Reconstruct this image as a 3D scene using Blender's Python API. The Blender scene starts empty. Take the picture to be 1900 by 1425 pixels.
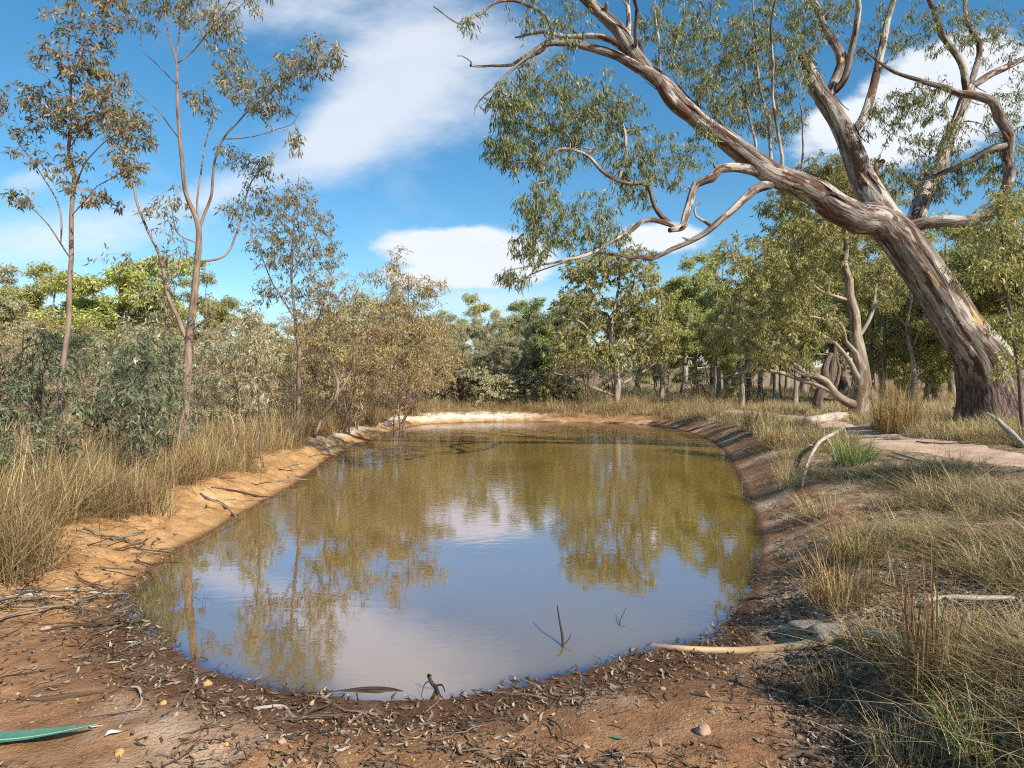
import bpy, math, random
import numpy as np
from mathutils import Vector, noise as mnoise

random.seed(7)
RNG = np.random.default_rng(11)
SC = bpy.context.scene
COL = SC.collection

# ------------------------------------------------------------------ camera
F_PX, CX, CY, CAM_H = 1238.0, 950.0, 712.5, 1.5
cam_data = bpy.data.cameras.new('camera')
cam = bpy.data.objects.new('camera', cam_data)
COL.objects.link(cam)
cam.location = (0, 0, CAM_H)
cam.rotation_euler = (math.radians(90), 0, 0)
cam_data.sensor_width = 36.0
cam_data.lens = 36.0 * F_PX / 1900.0
cam_data.clip_start = 0.05
cam_data.clip_end = 4000
SC.camera = cam

# ------------------------------------------------------------------ sun, exposure
SUN_DIR = Vector((0.57, -0.58, 0.60)).normalized()      # towards the sun
sun_data = bpy.data.lights.new('sun', 'SUN')
sun_data.energy = 4.7
sun_data.angle = math.radians(0.55)
sun_data.color = (1.0, 0.93, 0.82)
sun = bpy.data.objects.new('sun', sun_data)
COL.objects.link(sun)
sun.rotation_euler = SUN_DIR.to_track_quat('Z', 'Y').to_euler()
SC.view_settings.view_transform = 'Standard'
SC.view_settings.look = 'None'
SC.view_settings.gamma = 1.0
SC.view_settings.exposure = 0.55
SC.view_settings.use_curve_mapping = False
SC.cycles.max_bounces = 3
SC.cycles.diffuse_bounces = 2
SC.cycles.glossy_bounces = 2
SC.cycles.transmission_bounces = 2
SC.cycles.transparent_max_bounces = 4
SC.cycles.use_adaptive_sampling = True
SC.cycles.adaptive_threshold = 0.04
SC.cycles.use_denoising = False
SC.cycles.filter_width = 1.15


# ------------------------------------------------------------------ node helper
class N:
    """small wrapper that builds shader nodes as expressions"""
    def __init__(self, tree):
        self.t = tree
        tree.nodes.clear()

    def new(self, kind, **kw):
        n = self.t.nodes.new(kind)
        for k, v in kw.items():
            setattr(n, k, v)
        return n

    def put(self, sock, v):
        if isinstance(v, bpy.types.NodeSocket):
            self.t.links.new(v, sock)
        elif v is not None:
            if hasattr(sock, 'default_value') and hasattr(sock.default_value, '__len__') and not hasattr(v, '__len__'):
                v = (v,) * len(sock.default_value)
            if hasattr(v, '__len__') and len(v) == 3 and len(sock.default_value) == 4:
                v = (*v, 1.0)
            sock.default_value = v

    def math(self, op, a, b=None, c=None, clamp=False):
        n = self.new('ShaderNodeMath', operation=op, use_clamp=clamp)
        self.put(n.inputs[0], a)
        if b is not None:
            self.put(n.inputs[1], b)
        if c is not None:
            self.put(n.inputs[2], c)
        return n.outputs[0]

    def vmath(self, op, a, b=None):
        n = self.new('ShaderNodeVectorMath', operation=op)
        self.put(n.inputs[0], a)
        if b is not None:
            if op == 'SCALE':
                self.put(n.inputs[3], b)
            else:
                self.put(n.inputs[1], b)
        return n.outputs[0]

    def smooth(self, v, a, b):
        n = self.new('ShaderNodeMapRange', interpolation_type='SMOOTHSTEP')
        self.put(n.inputs[0], v)
        n.inputs[1].default_value = a
        n.inputs[2].default_value = b
        return n.outputs[0]

    def mix(self, f, a, b, blend='MIX'):
        n = self.new('ShaderNodeMix', data_type='RGBA', blend_type=blend)
        self.put(n.inputs[0], f)
        self.put(n.inputs[6], a)
        self.put(n.inputs[7], b)
        return n.outputs[2]

    def noise(self, vec, scale, detail=4, rough=0.55, dist=0.0, col=False):
        n = self.new('ShaderNodeTexNoise')
        self.put(n.inputs['Vector'], vec)
        n.inputs['Scale'].default_value = scale
        n.inputs['Detail'].default_value = detail
        n.inputs['Roughness'].default_value = rough
        n.inputs['Distortion'].default_value = dist
        return n.outputs['Color' if col else 'Fac']

    def ramp(self, f, stops, mode='LINEAR'):
        n = self.new('ShaderNodeValToRGB')
        n.color_ramp.interpolation = mode
        el = n.color_ramp.elements
        while len(el) < len(stops):
            el.new(0.5)
        for e, (p, c) in zip(el, stops):
            e.position = p
            e.color = (*c, 1.0)
        self.put(n.inputs[0], f)
        return n.outputs[0]

    def attr(self, name, out='Fac'):
        n = self.new('ShaderNodeAttribute', attribute_name=name)
        return n.outputs[out]

    def mapping(self, vec, scale=(1, 1, 1), loc=(0, 0, 0), rot=(0, 0, 0)):
        n = self.new('ShaderNodeMapping')
        self.put(n.inputs[0], vec)
        n.inputs[1].default_value = loc
        n.inputs[2].default_value = rot
        n.inputs[3].default_value = scale
        return n.outputs[0]

    def bump(self, h, strength=0.5, dist=0.02):
        n = self.new('ShaderNodeBump')
        n.inputs['Strength'].default_value = strength
        n.inputs['Distance'].default_value = dist
        self.put(n.inputs['Height'], h)
        return n.outputs[0]

    def principled(self, color, rough=0.8, normal=None, spec=0.3, ior=None):
        n = self.new('ShaderNodeBsdfPrincipled')
        self.put(n.inputs['Base Color'], color)
        self.put(n.inputs['Roughness'], rough)
        n.inputs['Specular IOR Level'].default_value = spec
        if ior:
            n.inputs['IOR'].default_value = ior
        if normal is not None:
            self.put(n.inputs['Normal'], normal)
        return n.outputs[0]

    def out(self, shader):
        o = self.new('ShaderNodeOutputMaterial')
        self.t.links.new(shader, o.inputs[0])


def material(name):
    m = bpy.data.materials.new(name)
    m.use_nodes = True
    return m, N(m.node_tree)


# ------------------------------------------------------------------ world: sky with clouds
def build_world():
    w = bpy.data.worlds.new('World')
    SC.world = w
    w.use_nodes = True
    w.cycles.sampling_method = 'MANUAL'
    w.cycles.sample_map_resolution = 512
    n = N(w.node_tree)
    sky = n.new('ShaderNodeTexSky', sky_type='NISHITA')
    sky.sun_disc = False
    sky.sun_elevation = math.asin(SUN_DIR.z)
    sky.sun_rotation = math.atan2(SUN_DIR.x, SUN_DIR.y)
    sky.altitude = 300
    sky.air_density = 1.0
    sky.dust_density = 0.6
    sky.ozone_density = 2.2
    hs = n.new('ShaderNodeHueSaturation')
    hs.inputs['Hue'].default_value = 0.489
    hs.inputs['Saturation'].default_value = 1.3
    hs.inputs['Value'].default_value = 1.12
    n.put(hs.inputs['Color'], sky.outputs[0])
    g = n.new('ShaderNodeTexCoord').outputs['Generated']
    sep = n.new('ShaderNodeSeparateXYZ')
    n.put(sep.inputs[0], g)
    dx, dy, dz = sep.outputs
    # clouds lie on a layer overhead: direction -> layer coordinates
    zz = n.math('ADD', n.math('MAXIMUM', dz, 0.0), 0.12)
    comb = n.new('ShaderNodeCombineXYZ')
    n.put(comb.inputs[0], n.math('DIVIDE', dx, zz))
    n.put(comb.inputs[1], n.math('DIVIDE', dy, zz))
    lay = comb.outputs[0]
    wisp = n.noise(n.mapping(lay, (1.5, 0.55, 1), (3.1, 0.4, 0), (0, 0, 0.5)), 1.15, 4, 0.62)
    # cloud banks as they stood in the sky (bearing u, height v over the north horizon)
    fwd = n.math('MAXIMUM', dy, 0.05)
    u = n.math('DIVIDE', dx, fwd)
    v = n.math('DIVIDE', dz, fwd)
    uvc = n.new('ShaderNodeCombineXYZ')
    n.put(uvc.inputs[0], u)
    n.put(uvc.inputs[1], v)
    uv = uvc.outputs[0]
    puff = n.noise(n.mapping(uv, (1.0, 2.2, 1)), 7.0, 5, 0.6)
    wisp2 = n.noise(n.mapping(uv, (1.2, 2.6, 1), (0, 0, 0), (0, 0, -0.6)), 2.6, 5, 0.64)

    def bank(px, py, rx, ry, rot=0.0):
        cu, cv = (px - CX) / F_PX, (CY - py) / F_PX
        a, b = rx / F_PX, ry / F_PX
        du = n.math('SUBTRACT', u, cu)
        dv = n.math('SUBTRACT', v, cv)
        c, s = math.cos(rot), math.sin(rot)
        p = n.math('ADD', n.math('MULTIPLY', du, c / a), n.math('MULTIPLY', dv, s / a))
        q = n.math('ADD', n.math('MULTIPLY', du, -s / b), n.math('MULTIPLY', dv, c / b))
        r2 = n.math('ADD', n.math('MULTIPLY', p, p), n.math('MULTIPLY', q, q))
        return n.math('EXPONENT', n.math('MULTIPLY', r2, -1.0))

    def total(lst):
        t = lst[0]
        for x in lst[1:]:
            t = n.math('ADD', t, x)
        return t
    soft = total([bank(690, 190, 190, 105, 0.9), bank(860, 100, 190, 150, 0.6), bank(620, 250, 90, 60, 0.5),
                  bank(120, 440, 300, 60, 0.05), bank(480, 20, 260, 60, 0.2), bank(930, 560, 260, 45),
                  bank(420, 350, 200, 40, 0.3), bank(60, 330, 100, 25, 0.2)])
    hard = total([bank(835, 447, 150, 33), bank(900, 478, 150, 34), bank(870, 520, 170, 24),
                  bank(1690, 262, 130, 60, 0.25), bank(1800, 120, 140, 80, 0.2), bank(1560, 230, 150, 50, 0.5),
                  bank(1240, 440, 120, 30), bank(1850, 180, 110, 60)])
    front = n.smooth(dy, 0.05, 0.35)
    m_soft = n.math('MULTIPLY', n.smooth(n.math('ADD', n.math('MULTIPLY', soft, 0.50), n.math('MULTIPLY', wisp2, 1.25)), 0.72, 1.42), front)
    m_hard = n.math('MULTIPLY', n.smooth(n.math('ADD', n.math('MULTIPLY', hard, 0.75), n.math('MULTIPLY', n.math('SUBTRACT', puff, 0.5), 1.1)), 0.30, 0.62), front)
    m_gen = n.math('MULTIPLY', n.smooth(wisp, 0.53, 0.85), 0.7)
    mask = n.math('MAXIMUM', n.math('MAXIMUM', n.math('MULTIPLY', m_soft, 0.78), n.math('MULTIPLY', m_hard, 0.95)), n.math('MULTIPLY', m_gen, 0.3))
    mask = n.math('MULTIPLY', mask, n.smooth(dz, 0.0, 0.06), clamp=True)
    shade = n.mix(n.math('MULTIPLY', puff, 0.9, clamp=True), (5.6, 6.0, 6.6), (7.2, 7.4, 7.6))
    colr = n.mix(mask, hs.outputs[0], shade)
    bg = n.new('ShaderNodeBackground')
    bg.inputs['Strength'].default_value = 0.1
    n.put(bg.inputs[0], colr)
    o = n.new('ShaderNodeOutputWorld')
    w.node_tree.links.new(bg.outputs[0], o.inputs[0])


build_world()


# ------------------------------------------------------------------ numbers
def P(px, py, D):
    return np.array([(px - CX) / F_PX * D, D, CAM_H + (CY - py) / F_PX * D])


def sstep(a, b, x):
    t = np.clip((x - a) / (b - a), 0, 1)
    return t * t * (3 - 2 * t)


def _hash(ix, iy, s):
    h = (ix.astype(np.int64) * 374761393 + iy.astype(np.int64) * 668265263 + s * 2147483647) & 0xFFFFFFFF
    h = ((h ^ (h >> 13)) * 1274126177) & 0xFFFFFFFF
    h = h ^ (h >> 16)
    return (h & 0xFFFF) / 65535.0


def vnoise(x, y, s=0):
    ix, iy = np.floor(x), np.floor(y)
    fx, fy = x - ix, y - iy
    fx, fy = fx * fx * (3 - 2 * fx), fy * fy * (3 - 2 * fy)
    a, b = _hash(ix, iy, s), _hash(ix + 1, iy, s)
    c, d = _hash(ix, iy + 1, s), _hash(ix + 1, iy + 1, s)
    return (a * (1 - fx) + b * fx) * (1 - fy) + (c * (1 - fx) + d * fx) * fy


def fbm(x, y, s=0, o=4):
    t, a, k = 0.0, 0.5, 1.0
    for i in range(o):
        t = t + a * vnoise(x * k, y * k, s + i * 17)
        a *= 0.5
        k *= 2.03
    return t            # about 0..1, mean 0.47


def catmull(pts, n):
    pts = np.asarray(pts, float)
    m = len(pts)
    if m == 2:
        t = np.linspace(0, 1, n)[:, None]
        return pts[0] * (1 - t) + pts[1] * t
    q = np.vstack([2 * pts[0] - pts[1], pts, 2 * pts[-1] - pts[-2]])
    tt = np.linspace(0, m - 1 - 1e-9, n)
    i = tt.astype(int)
    f = (tt - i)[:, None]
    p0, p1, p2, p3 = q[i], q[i + 1], q[i + 2], q[i + 3]
    return 0.5 * (2 * p1 + (p2 - p0) * f + (2 * p0 - 5 * p1 + 4 * p2 - p3) * f * f + (3 * p1 - p0 - 3 * p2 + p3) * f ** 3)


# ------------------------------------------------------------------ terrain function
SHORE_PX = [(245, 1118), (275, 1160), (330, 1205), (400, 1248), (500, 1274), (600, 1290), (700, 1300), (800, 1300), (880, 1288),
            (950, 1268), (1040, 1252), (1110, 1236), (1180, 1212), (1250, 1195), (1310, 1178), (1355, 1148), (1382, 1112),
            (1400, 1060), (1407, 1005), (1398, 960), (1384, 920), (1368, 882), (1355, 856), (1342, 836), (1312, 816),
            (1265, 799), (1200, 789), (1100, 785), (950, 783), (850, 785), (775, 790), (725, 803), (682, 820), (640, 840),
            (610, 858), (580, 880), (545, 905), (500, 933), (450, 960), (400, 990), (350, 1020), (310, 1050), (270, 1085)]
_sh = np.array([[(x - CX) / F_PX * (CAM_H * F_PX / (y - CY)), CAM_H * F_PX / (y - CY)] for x, y in SHORE_PX])
_loop = np.vstack([_sh[-2:], _sh, _sh[:3]])
_sm = catmull(_loop, len(_loop) * 5)
_k0 = int(np.argmin(((_sm[:len(_sm) // 3] - _sh[0]) ** 2).sum(1)))
_k1 = len(_sm) // 2 + int(np.argmin(((_sm[len(_sm) // 2:] - _sh[0]) ** 2).sum(1)))
SHORE = _sm[_k0:_k1]


def shore_dist(x, y):
    """signed distance to the waterline, positive on land"""
    x, y = np.asarray(x, float).ravel(), np.asarray(y, float).ravel()
    A = SHORE
    B = np.roll(SHORE, -1, 0)
    out = np.empty(len(x))
    for s in range(0, len(x), 20000):
        px, py = x[s:s + 20000, None], y[s:s + 20000, None]
        ex, ey = B[:, 0] - A[:, 0], B[:, 1] - A[:, 1]
        wx, wy = px - A[:, 0], py - A[:, 1]
        t = np.clip((wx * ex + wy * ey) / (ex * ex + ey * ey + 1e-12), 0, 1)
        d2 = ((wx - ex * t) ** 2 + (wy - ey * t) ** 2).min(1)
        cond = ((A[:, 1] > py) != (B[:, 1] > py))
        xin = ex * (py - A[:, 1]) / np.where(np.abs(ey) < 1e-12, 1e-12, ey) + A[:, 0]
        inside = (cond & (px < xin)).sum(1) % 2 == 1
        out[s:s + 20000] = np.sqrt(d2) * np.where(inside, -1, 1)
    return out


PATH_PTS = catmull([(6.6, -8), (6.55, 2), (6.5, 7), (6.45, 9.6), (6.7, 12.5), (7.6, 16), (8.2, 20), (7.9, 24.5), (6.0, 28.2), (2.5, 29.6), (-6, 30.5)], 120)


def path_dist(x, y):
    x, y = np.asarray(x, float).ravel(), np.asarray(y, float).ravel()
    d = np.full(len(x), 1e9)
    for p in PATH_PTS:
        d = np.minimum(d, (x - p[0]) ** 2 + (y - p[1]) ** 2)
    return np.sqrt(d)


def weights(x, y):
    wF = (1 - sstep(3.7, 4.9, y)) * (1 - sstep(1.25, 2.1, x))
    wB = sstep(22.5, 26.5, y)
    wR = sstep(-0.6, 1.5, x)
    return wF, wB, wR


def ground_z(x, y, d=None):
    x, y = np.asarray(x, float).ravel(), np.asarray(y, float).ravel()
    if d is None:
        d = shore_dist(x, y)
    wF, wB, wR = weights(x, y)
    dp = np.maximum(d, 0)
    hL = 0.30 * sstep(-0.1, 0.95, dp) + 0.17 * sstep(0.7, 3, dp) - 0.028
    hR = 0.32 * sstep(-0.12, 0.80, dp) + 0.24 * sstep(.5, 2.6, dp) + .16 * sstep(2, 6, dp) - 0.019
    hF = 0.045 * sstep(-0.05, .6, dp) + 0.14 * sstep(.3, 3.0, dp)
    hB = 0.30 * sstep(-0.2, 1.5, dp) + 0.22 * sstep(1.1, 2.2, dp) - 0.012
    land = hL * (1 - wR) + hR * wR
    land = land * (1 - wB) + hB * wB
    land = land * (1 - wF) + hF * wF
    under = -0.45 * (1 - np.exp(np.minimum(d, 0) / 1.3))
    z = np.where(d > 0, land, under)
    n1 = fbm(x * 1.3 + 5, y * 1.3, 1) - 0.47
    n2 = fbm(x * 6, y * 6 + 3, 2, 3) - 0.44
    n3 = fbm(x * 22, y * 22, 3, 3) - 0.44
    k = np.clip(dp / 0.6, 0, 1)
    near = 1 / (1 + (np.hypot(x, y) / 14) ** 2)
    z = z + n1 * (0.012 + 0.11 * k * (1 - 0.65 * wF)) + n2 * (0.010 + 0.030 * k) + n3 * 0.012 * near
    # rills washed into the bank
    rill = np.abs(fbm(x * 2.2 + y * 0.6, y * 2.2 - x * 0.6, 9, 4) - 0.47)
    z = z - ((0.055 - 0.047 * wR) * np.exp(-rill * 22)) * np.clip(dp / 0.25, 0, 1) * np.exp(-((dp - 0.5) / 0.5) ** 2) * (1 - 0.7 * wF)
    lump = np.abs(fbm(x * 3.1 + 9, y * 3.1, 13, 4) - 0.47) - 0.12
    z = z + lump * (0.16 - .09 * wR) * np.exp(-((dp - 0.6) / 0.45) ** 2) * np.clip(dp / .3, 0, 1) * (1 - .75 * wF)
    z = np.where((d > 0.35) & (z < 0.012), 0.012, z)
    r = np.hypot(x, y)
    z = z + 0.9 * sstep(30, 60, r) * (fbm(x / 24, y / 24, 5, 3) - 0.25) * (y > -20)
    z = z + 5.0 * sstep(60, 240, r) + 6 * sstep(150, 500, r)
    pd = path_dist(x, y)
    z = z - 0.05 * np.exp(-(pd / 0.8) ** 2) * np.clip((d - 0.8) / 0.5, 0, 1)
    return z


def gz(x, y):
    return float(ground_z(np.array([x]), np.array([y]))[0])


def on_ground(px, py):
    """world point where the view ray of a pixel meets the terrain"""
    d = 2.0
    u, v = (px - CX) / F_PX, (CY - py) / F_PX
    Y = np.geomspace(1.8, 120, 900)
    zz = np.maximum(ground_z(u * Y, Y), -0.02)
    ray = CAM_H + v * Y
    k = np.argmax(ray <= zz)
    if k == 0:
        k = len(Y) - 1
    return np.array([u * Y[k], Y[k], zz[k]])


# ------------------------------------------------------------------ mesh helpers
def mesh_from(name, verts, faces_quads=None, faces_tris=None, mat=None, smooth=False, attrs=None, vattrs=None):
    me = bpy.data.meshes.new(name)
    verts = np.asarray(verts, np.float32).reshape(-1, 3)
    parts, starts, n = [], [], 0
    if faces_quads is not None and len(faces_quads):
        q = np.asarray(faces_quads, np.int32).reshape(-1, 4)
        parts.append(q.ravel())
        starts.append(np.arange(len(q)) * 4)
        n = len(q) * 4
    if faces_tris is not None and len(faces_tris):
        t = np.asarray(faces_tris, np.int32).reshape(-1, 3)
        parts.append(t.ravel())
        starts.append(n + np.arange(len(t)) * 3)
    loops = np.concatenate(parts)
    starts = np.concatenate(starts)
    me.vertices.add(len(verts))
    me.vertices.foreach_set('co', verts.ravel())
    me.loops.add(len(loops))
    me.loops.foreach_set('vertex_index', loops.astype(np.int32))
    me.polygons.add(len(starts))
    me.polygons.foreach_set('loop_start', starts.astype(np.int32))
    if smooth:
        me.polygons.foreach_set('use_smooth', np.ones(len(starts), bool))
    for k, a in (attrs or {}).items():
        me.attributes.new(k, 'FLOAT', 'POINT').data.foreach_set('value', np.asarray(a, np.float32))
    for k, a in (vattrs or {}).items():
        me.attributes.new(k, 'FLOAT_VECTOR', 'POINT').data.foreach_set('vector', np.asarray(a, np.float32).ravel())
    me.update(calc_edges=True)
    me.validate()
    if mat:
        me.materials.append(mat)
    return me


def link(name, data, parent=None, loc=None):
    o = bpy.data.objects.new(name, data)
    COL.objects.link(o)
    if parent is not None:
        o.parent = parent
    if loc is not None:
        o.location = loc
    return o


def tag(o, label=None, cat=None, group=None, kind=None):
    if label:
        o['label'] = label
    if cat:
        o['category'] = cat
    if group:
        o['group'] = group
    if kind:
        o['kind'] = kind
    return o


def copy_tree(o, parent=None):
    c = o.copy()
    COL.objects.link(c)
    c.parent = parent
    for ch in o.children:
        copy_tree(ch, c)
    return c


class Tubes:
    """collects tubes along polylines: limbs, twigs, sticks"""
    def __init__(self):
        self.v, self.q, self.t, self.b, self.n = [], [], [], [], 0

    def add(self, pts, rad, sides=8, disp=0.0, freq=3.0, seed=0.0, flare=None, cap=True):
        pts = np.asarray(pts, float)
        rad = np.asarray(rad, float)
        m = len(pts)
        tan = np.gradient(pts, axis=0)
        tan /= np.linalg.norm(tan, axis=1, keepdims=True) + 1e-9
        ref = np.array([0.31, 0.95, 0.08])
        if abs(tan.mean(0) @ ref) > 0.8:
            ref = np.array([0.9, 0.1, 0.4])
        e1 = np.cross(tan, ref)
        e1 /= np.linalg.norm(e1, axis=1, keepdims=True) + 1e-9
        e2 = np.cross(tan, e1)
        th = np.linspace(0, 2 * math.pi, sides, endpoint=False)
        seg = np.concatenate([[0], np.cumsum(np.linalg.norm(np.diff(pts, axis=0), axis=1))])
        rr = np.repeat(rad[:, None], sides, 1)
        if flare is not None:
            rr = rr * flare(seg[:, None], th[None, :])
        rm = float(rad.max())
        bark = np.stack([np.cos(th)[None, :] * rm + seg[:, None] * 0, np.sin(th)[None, :] * rm + seg[:, None] * 0,
                         seg[:, None] + th[None, :] * 0 + seed * 3.7], -1)
        if disp > 0:
            for i in range(m):
                for j in range(sides):
                    bx, by, bz = bark[i, j]
                    a = mnoise.noise((bx * freq, by * freq, bz * freq * 0.35))
                    b = mnoise.noise((bx * freq * 3.1 + 9, by * freq * 3.1, bz * freq * 0.8))
                    rr[i, j] *= 1 + disp * (a + 0.45 * b)
        ring = pts[:, None, :] + rr[:, :, None] * (np.cos(th)[None, :, None] * e1[:, None, :] + np.sin(th)[None, :, None] * e2[:, None, :])
        base = self.n
        self.v.append(ring.reshape(-1, 3))
        self.b.append(bark.reshape(-1, 3))
        i, j = np.meshgrid(np.arange(m - 1), np.arange(sides), indexing='ij')
        a = base + i * sides + j
        b = base + i * sides + (j + 1) % sides
        self.q.append(np.stack([a, b, b + sides, a + sides], -1).reshape(-1, 4))
        self.n += m * sides
        if cap:
            for end in (0, m - 1):
                c = self.n
                self.v.append(pts[end][None])
                self.b.append(bark[end, 0][None])
                k = base + end * sides
                jj = np.arange(sides)
                if end == 0:
                    self.t.append(np.stack([np.full(sides, c), k + (jj + 1) % sides, k + jj], -1))
                else:
                    self.t.append(np.stack([np.full(sides, c), k + jj, k + (jj + 1) % sides], -1))
                self.n += 1

    def add_batch(self, pts, rad, sides=4):
        """pts (K,m,3), rad (K,m): many twigs at once"""
        K, m = pts.shape[:2]
        tan = np.gradient(pts, axis=1)
        tan /= np.linalg.norm(tan, axis=2, keepdims=True) + 1e-9
        ref = np.broadcast_to(np.array([0.31, 0.75, 0.58]), tan.shape)
        e1 = np.cross(tan, ref)
        e1 /= np.linalg.norm(e1, axis=2, keepdims=True) + 1e-9
        e2 = np.cross(tan, e1)
        th = np.linspace(0, 2 * math.pi, sides, endpoint=False)
        ring = pts[:, :, None, :] + rad[:, :, None, None] * (np.cos(th)[:, None] * e1[:, :, None, :] + np.sin(th)[:, None] * e2[:, :, None, :])
        base = self.n
        self.v.append(ring.reshape(-1, 3))
        self.b.append(ring.reshape(-1, 3) * 0.5)
        k, i, j = np.meshgrid(np.arange(K), np.arange(m - 1), np.arange(sides), indexing='ij')
        a = base + k * m * sides + i * sides + j
        b = base + k * m * sides + i * sides + (j + 1) % sides
        self.q.append(np.stack([a, b, b + sides, a + sides], -1).reshape(-1, 4))
        self.n += K * m * sides

    def mesh(self, name, mat):
        return mesh_from(name, np.concatenate(self.v), np.concatenate(self.q), np.concatenate(self.t) if self.t else None,
                         mat, True, vattrs={'bark': np.concatenate(self.b)})


def wander(pts, amp, rng):
    """roughens a polyline a little"""
    p = np.array(pts)
    m = len(p)
    step = 3 if m < 60 else 8
    kn = np.arange(0, m + step, step)
    w = rng.normal(0, 1, (len(kn), 3))
    w[0] = 0
    t = np.arange(m)
    return p + np.stack([np.interp(t, kn, w[:, i]) for i in range(3)], -1) * amp


# ------------------------------------------------------------------ leaves
def leaf_mesh(name, base, direc, length, width, mat, rng, fold=0.25, curve=0.18):
    """lanceolate leaves, one folded quad pair each: base, two sides, tip"""
    n = len(base)
    d = direc / (np.linalg.norm(direc, axis=1, keepdims=True) + 1e-9)
    r = rng.normal(0, 1, (n, 3))
    s = np.cross(d, r)
    s /= np.linalg.norm(s, axis=1, keepdims=True) + 1e-9
    u = np.cross(d, s)
    L, W = length[:, None], width[:, None]
    cv = rng.normal(0, curve, (n, 1)) * L
    mid = base + d * L * 0.42 + s * cv * 0.5
    tip = base + d * L + s * cv * -0.6
    a = mid + s * W * 0.5 + u * W * fold
    b = mid - s * W * 0.5 + u * W * fold
    v = np.stack([base, a, tip, b], 1).reshape(-1, 3)
    q = np.arange(n * 4).reshape(-1, 4)
    return mesh_from(name, v, q, None, mat)


def grow_twigs(skel_nodes, ends, rng, sag=0.10, jitter=0.05):
    """connects every twig end to the growing skeleton; returns twig curves, start/end radii weights and end directions"""
    ends = np.asarray(ends)
    nodes = [np.asarray(skel_nodes, float)]
    owner = [np.full(len(skel_nodes), -1)]
    tree = np.concatenate(nodes)
    cap = len(tree) + len(ends) * 3
    buf = np.empty((cap, 3))
    own = np.full(cap, -1)
    buf[:len(tree)] = tree
    cnt = len(tree)
    # order by distance to the skeleton
    dmin = np.empty(len(ends))
    for s in range(0, len(ends), 500):
        e = ends[s:s + 500]
        dmin[s:s + 500] = ((e[:, None, :] - tree[None]) ** 2).sum(2).min(1)
    order = np.argsort(dmin)
    K = len(ends)
    curves = np.empty((K, 4, 3))
    parent = np.full(K, -1)
    for k, idx in enumerate(order):
        e = ends[idx]
        d2 = ((buf[:cnt] - e) ** 2).sum(1)
        j = int(np.argmin(d2))
        p0 = buf[j]
        L = math.sqrt(d2[j]) + 1e-6
        up = np.array([0, 0, sag * L])
        p1 = p0 + (e - p0) * 0.36 + up + rng.normal(0, jitter, 3) * L
        p2 = p0 + (e - p0) * 0.72 + up * 0.9 + rng.normal(0, jitter, 3) * L
        curves[k] = (p0, p1, p2, e)
        parent[k] = own[j]
        buf[cnt:cnt + 3] = (p1, p2, e)
        own[cnt:cnt + 3] = k
        cnt += 3
    desc = np.ones(K)
    for k in range(K - 1, -1, -1):
        if parent[k] >= 0:
            desc[parent[k]] += desc[k]
    return curves, desc


def spray_leaves(curves, per, rng, spread, droop, along=0.75):
    """leaf bases and directions around the outer part of each twig"""
    K = len(curves)
    t = 1 - rng.random((K, per)) ** 1.3 * along
    p0, p1, p2, p3 = [curves[:, i][:, None, :] for i in range(4)]
    seg = np.clip(t * 3, 0, 2.999)
    i = seg.astype(int)
    f = (seg - i)[..., None]
    st = np.stack([curves[:, 0], curves[:, 1], curves[:, 2], curves[:, 3]], 1)
    kk = np.arange(K)[:, None]
    pos = st[kk, i] * (1 - f) + st[kk, i + 1] * f
    pos = pos + rng.normal(0, spread, pos.shape)
    d = rng.normal(0, 1, pos.shape)
    d /= np.linalg.norm(d, axis=2, keepdims=True)
    tw = st[:, 3] - st[:, 1]
    tw /= np.linalg.norm(tw, axis=1, keepdims=True) + 1e-9
    d = d * 0.75 + tw[:, None, :] * 0.35
    d[..., 2] -= droop
    return pos.reshape(-1, 3), d.reshape(-1, 3)


# ------------------------------------------------------------------ materials
def leaf_material(name, stops, trans=0.36, rough=0.5):
    m, n = material(name)
    g = n.new('ShaderNodeNewGeometry')
    oi = n.new('ShaderNodeObjectInfo')
    c = n.ramp(g.outputs['Random Per Island'], [(p_, tuple(min(0.7, k_ * 2.0) for k_ in c_)) for p_, c_ in stops])
    hv = n.new('ShaderNodeHueSaturation')
    n.put(hv.inputs['Hue'], n.math('ADD', n.math('MULTIPLY', oi.outputs['Random'], 0.03), 0.485))
    n.put(hv.inputs['Value'], n.math('ADD', n.math('MULTIPLY', oi.outputs['Random'], 0.3), 0.85))
    n.put(hv.inputs['Color'], c)
    col = hv.outputs[0]
    p = n.principled(col, rough, spec=0.35)
    tr = n.new('ShaderNodeBsdfTranslucent')
    n.put(tr.inputs[0], n.mix(0.5, col, n.mix(1.0, col, (1.0, 1.0, 0.5), 'MULTIPLY')))
    mx = n.new('ShaderNodeMixShader')
    mx.inputs[0].default_value = trans
    m.node_tree.links.new(p, mx.inputs[1])
    m.node_tree.links.new(tr.outputs[0], mx.inputs[2])
    n.out(mx.outputs[0])
    return m


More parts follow.
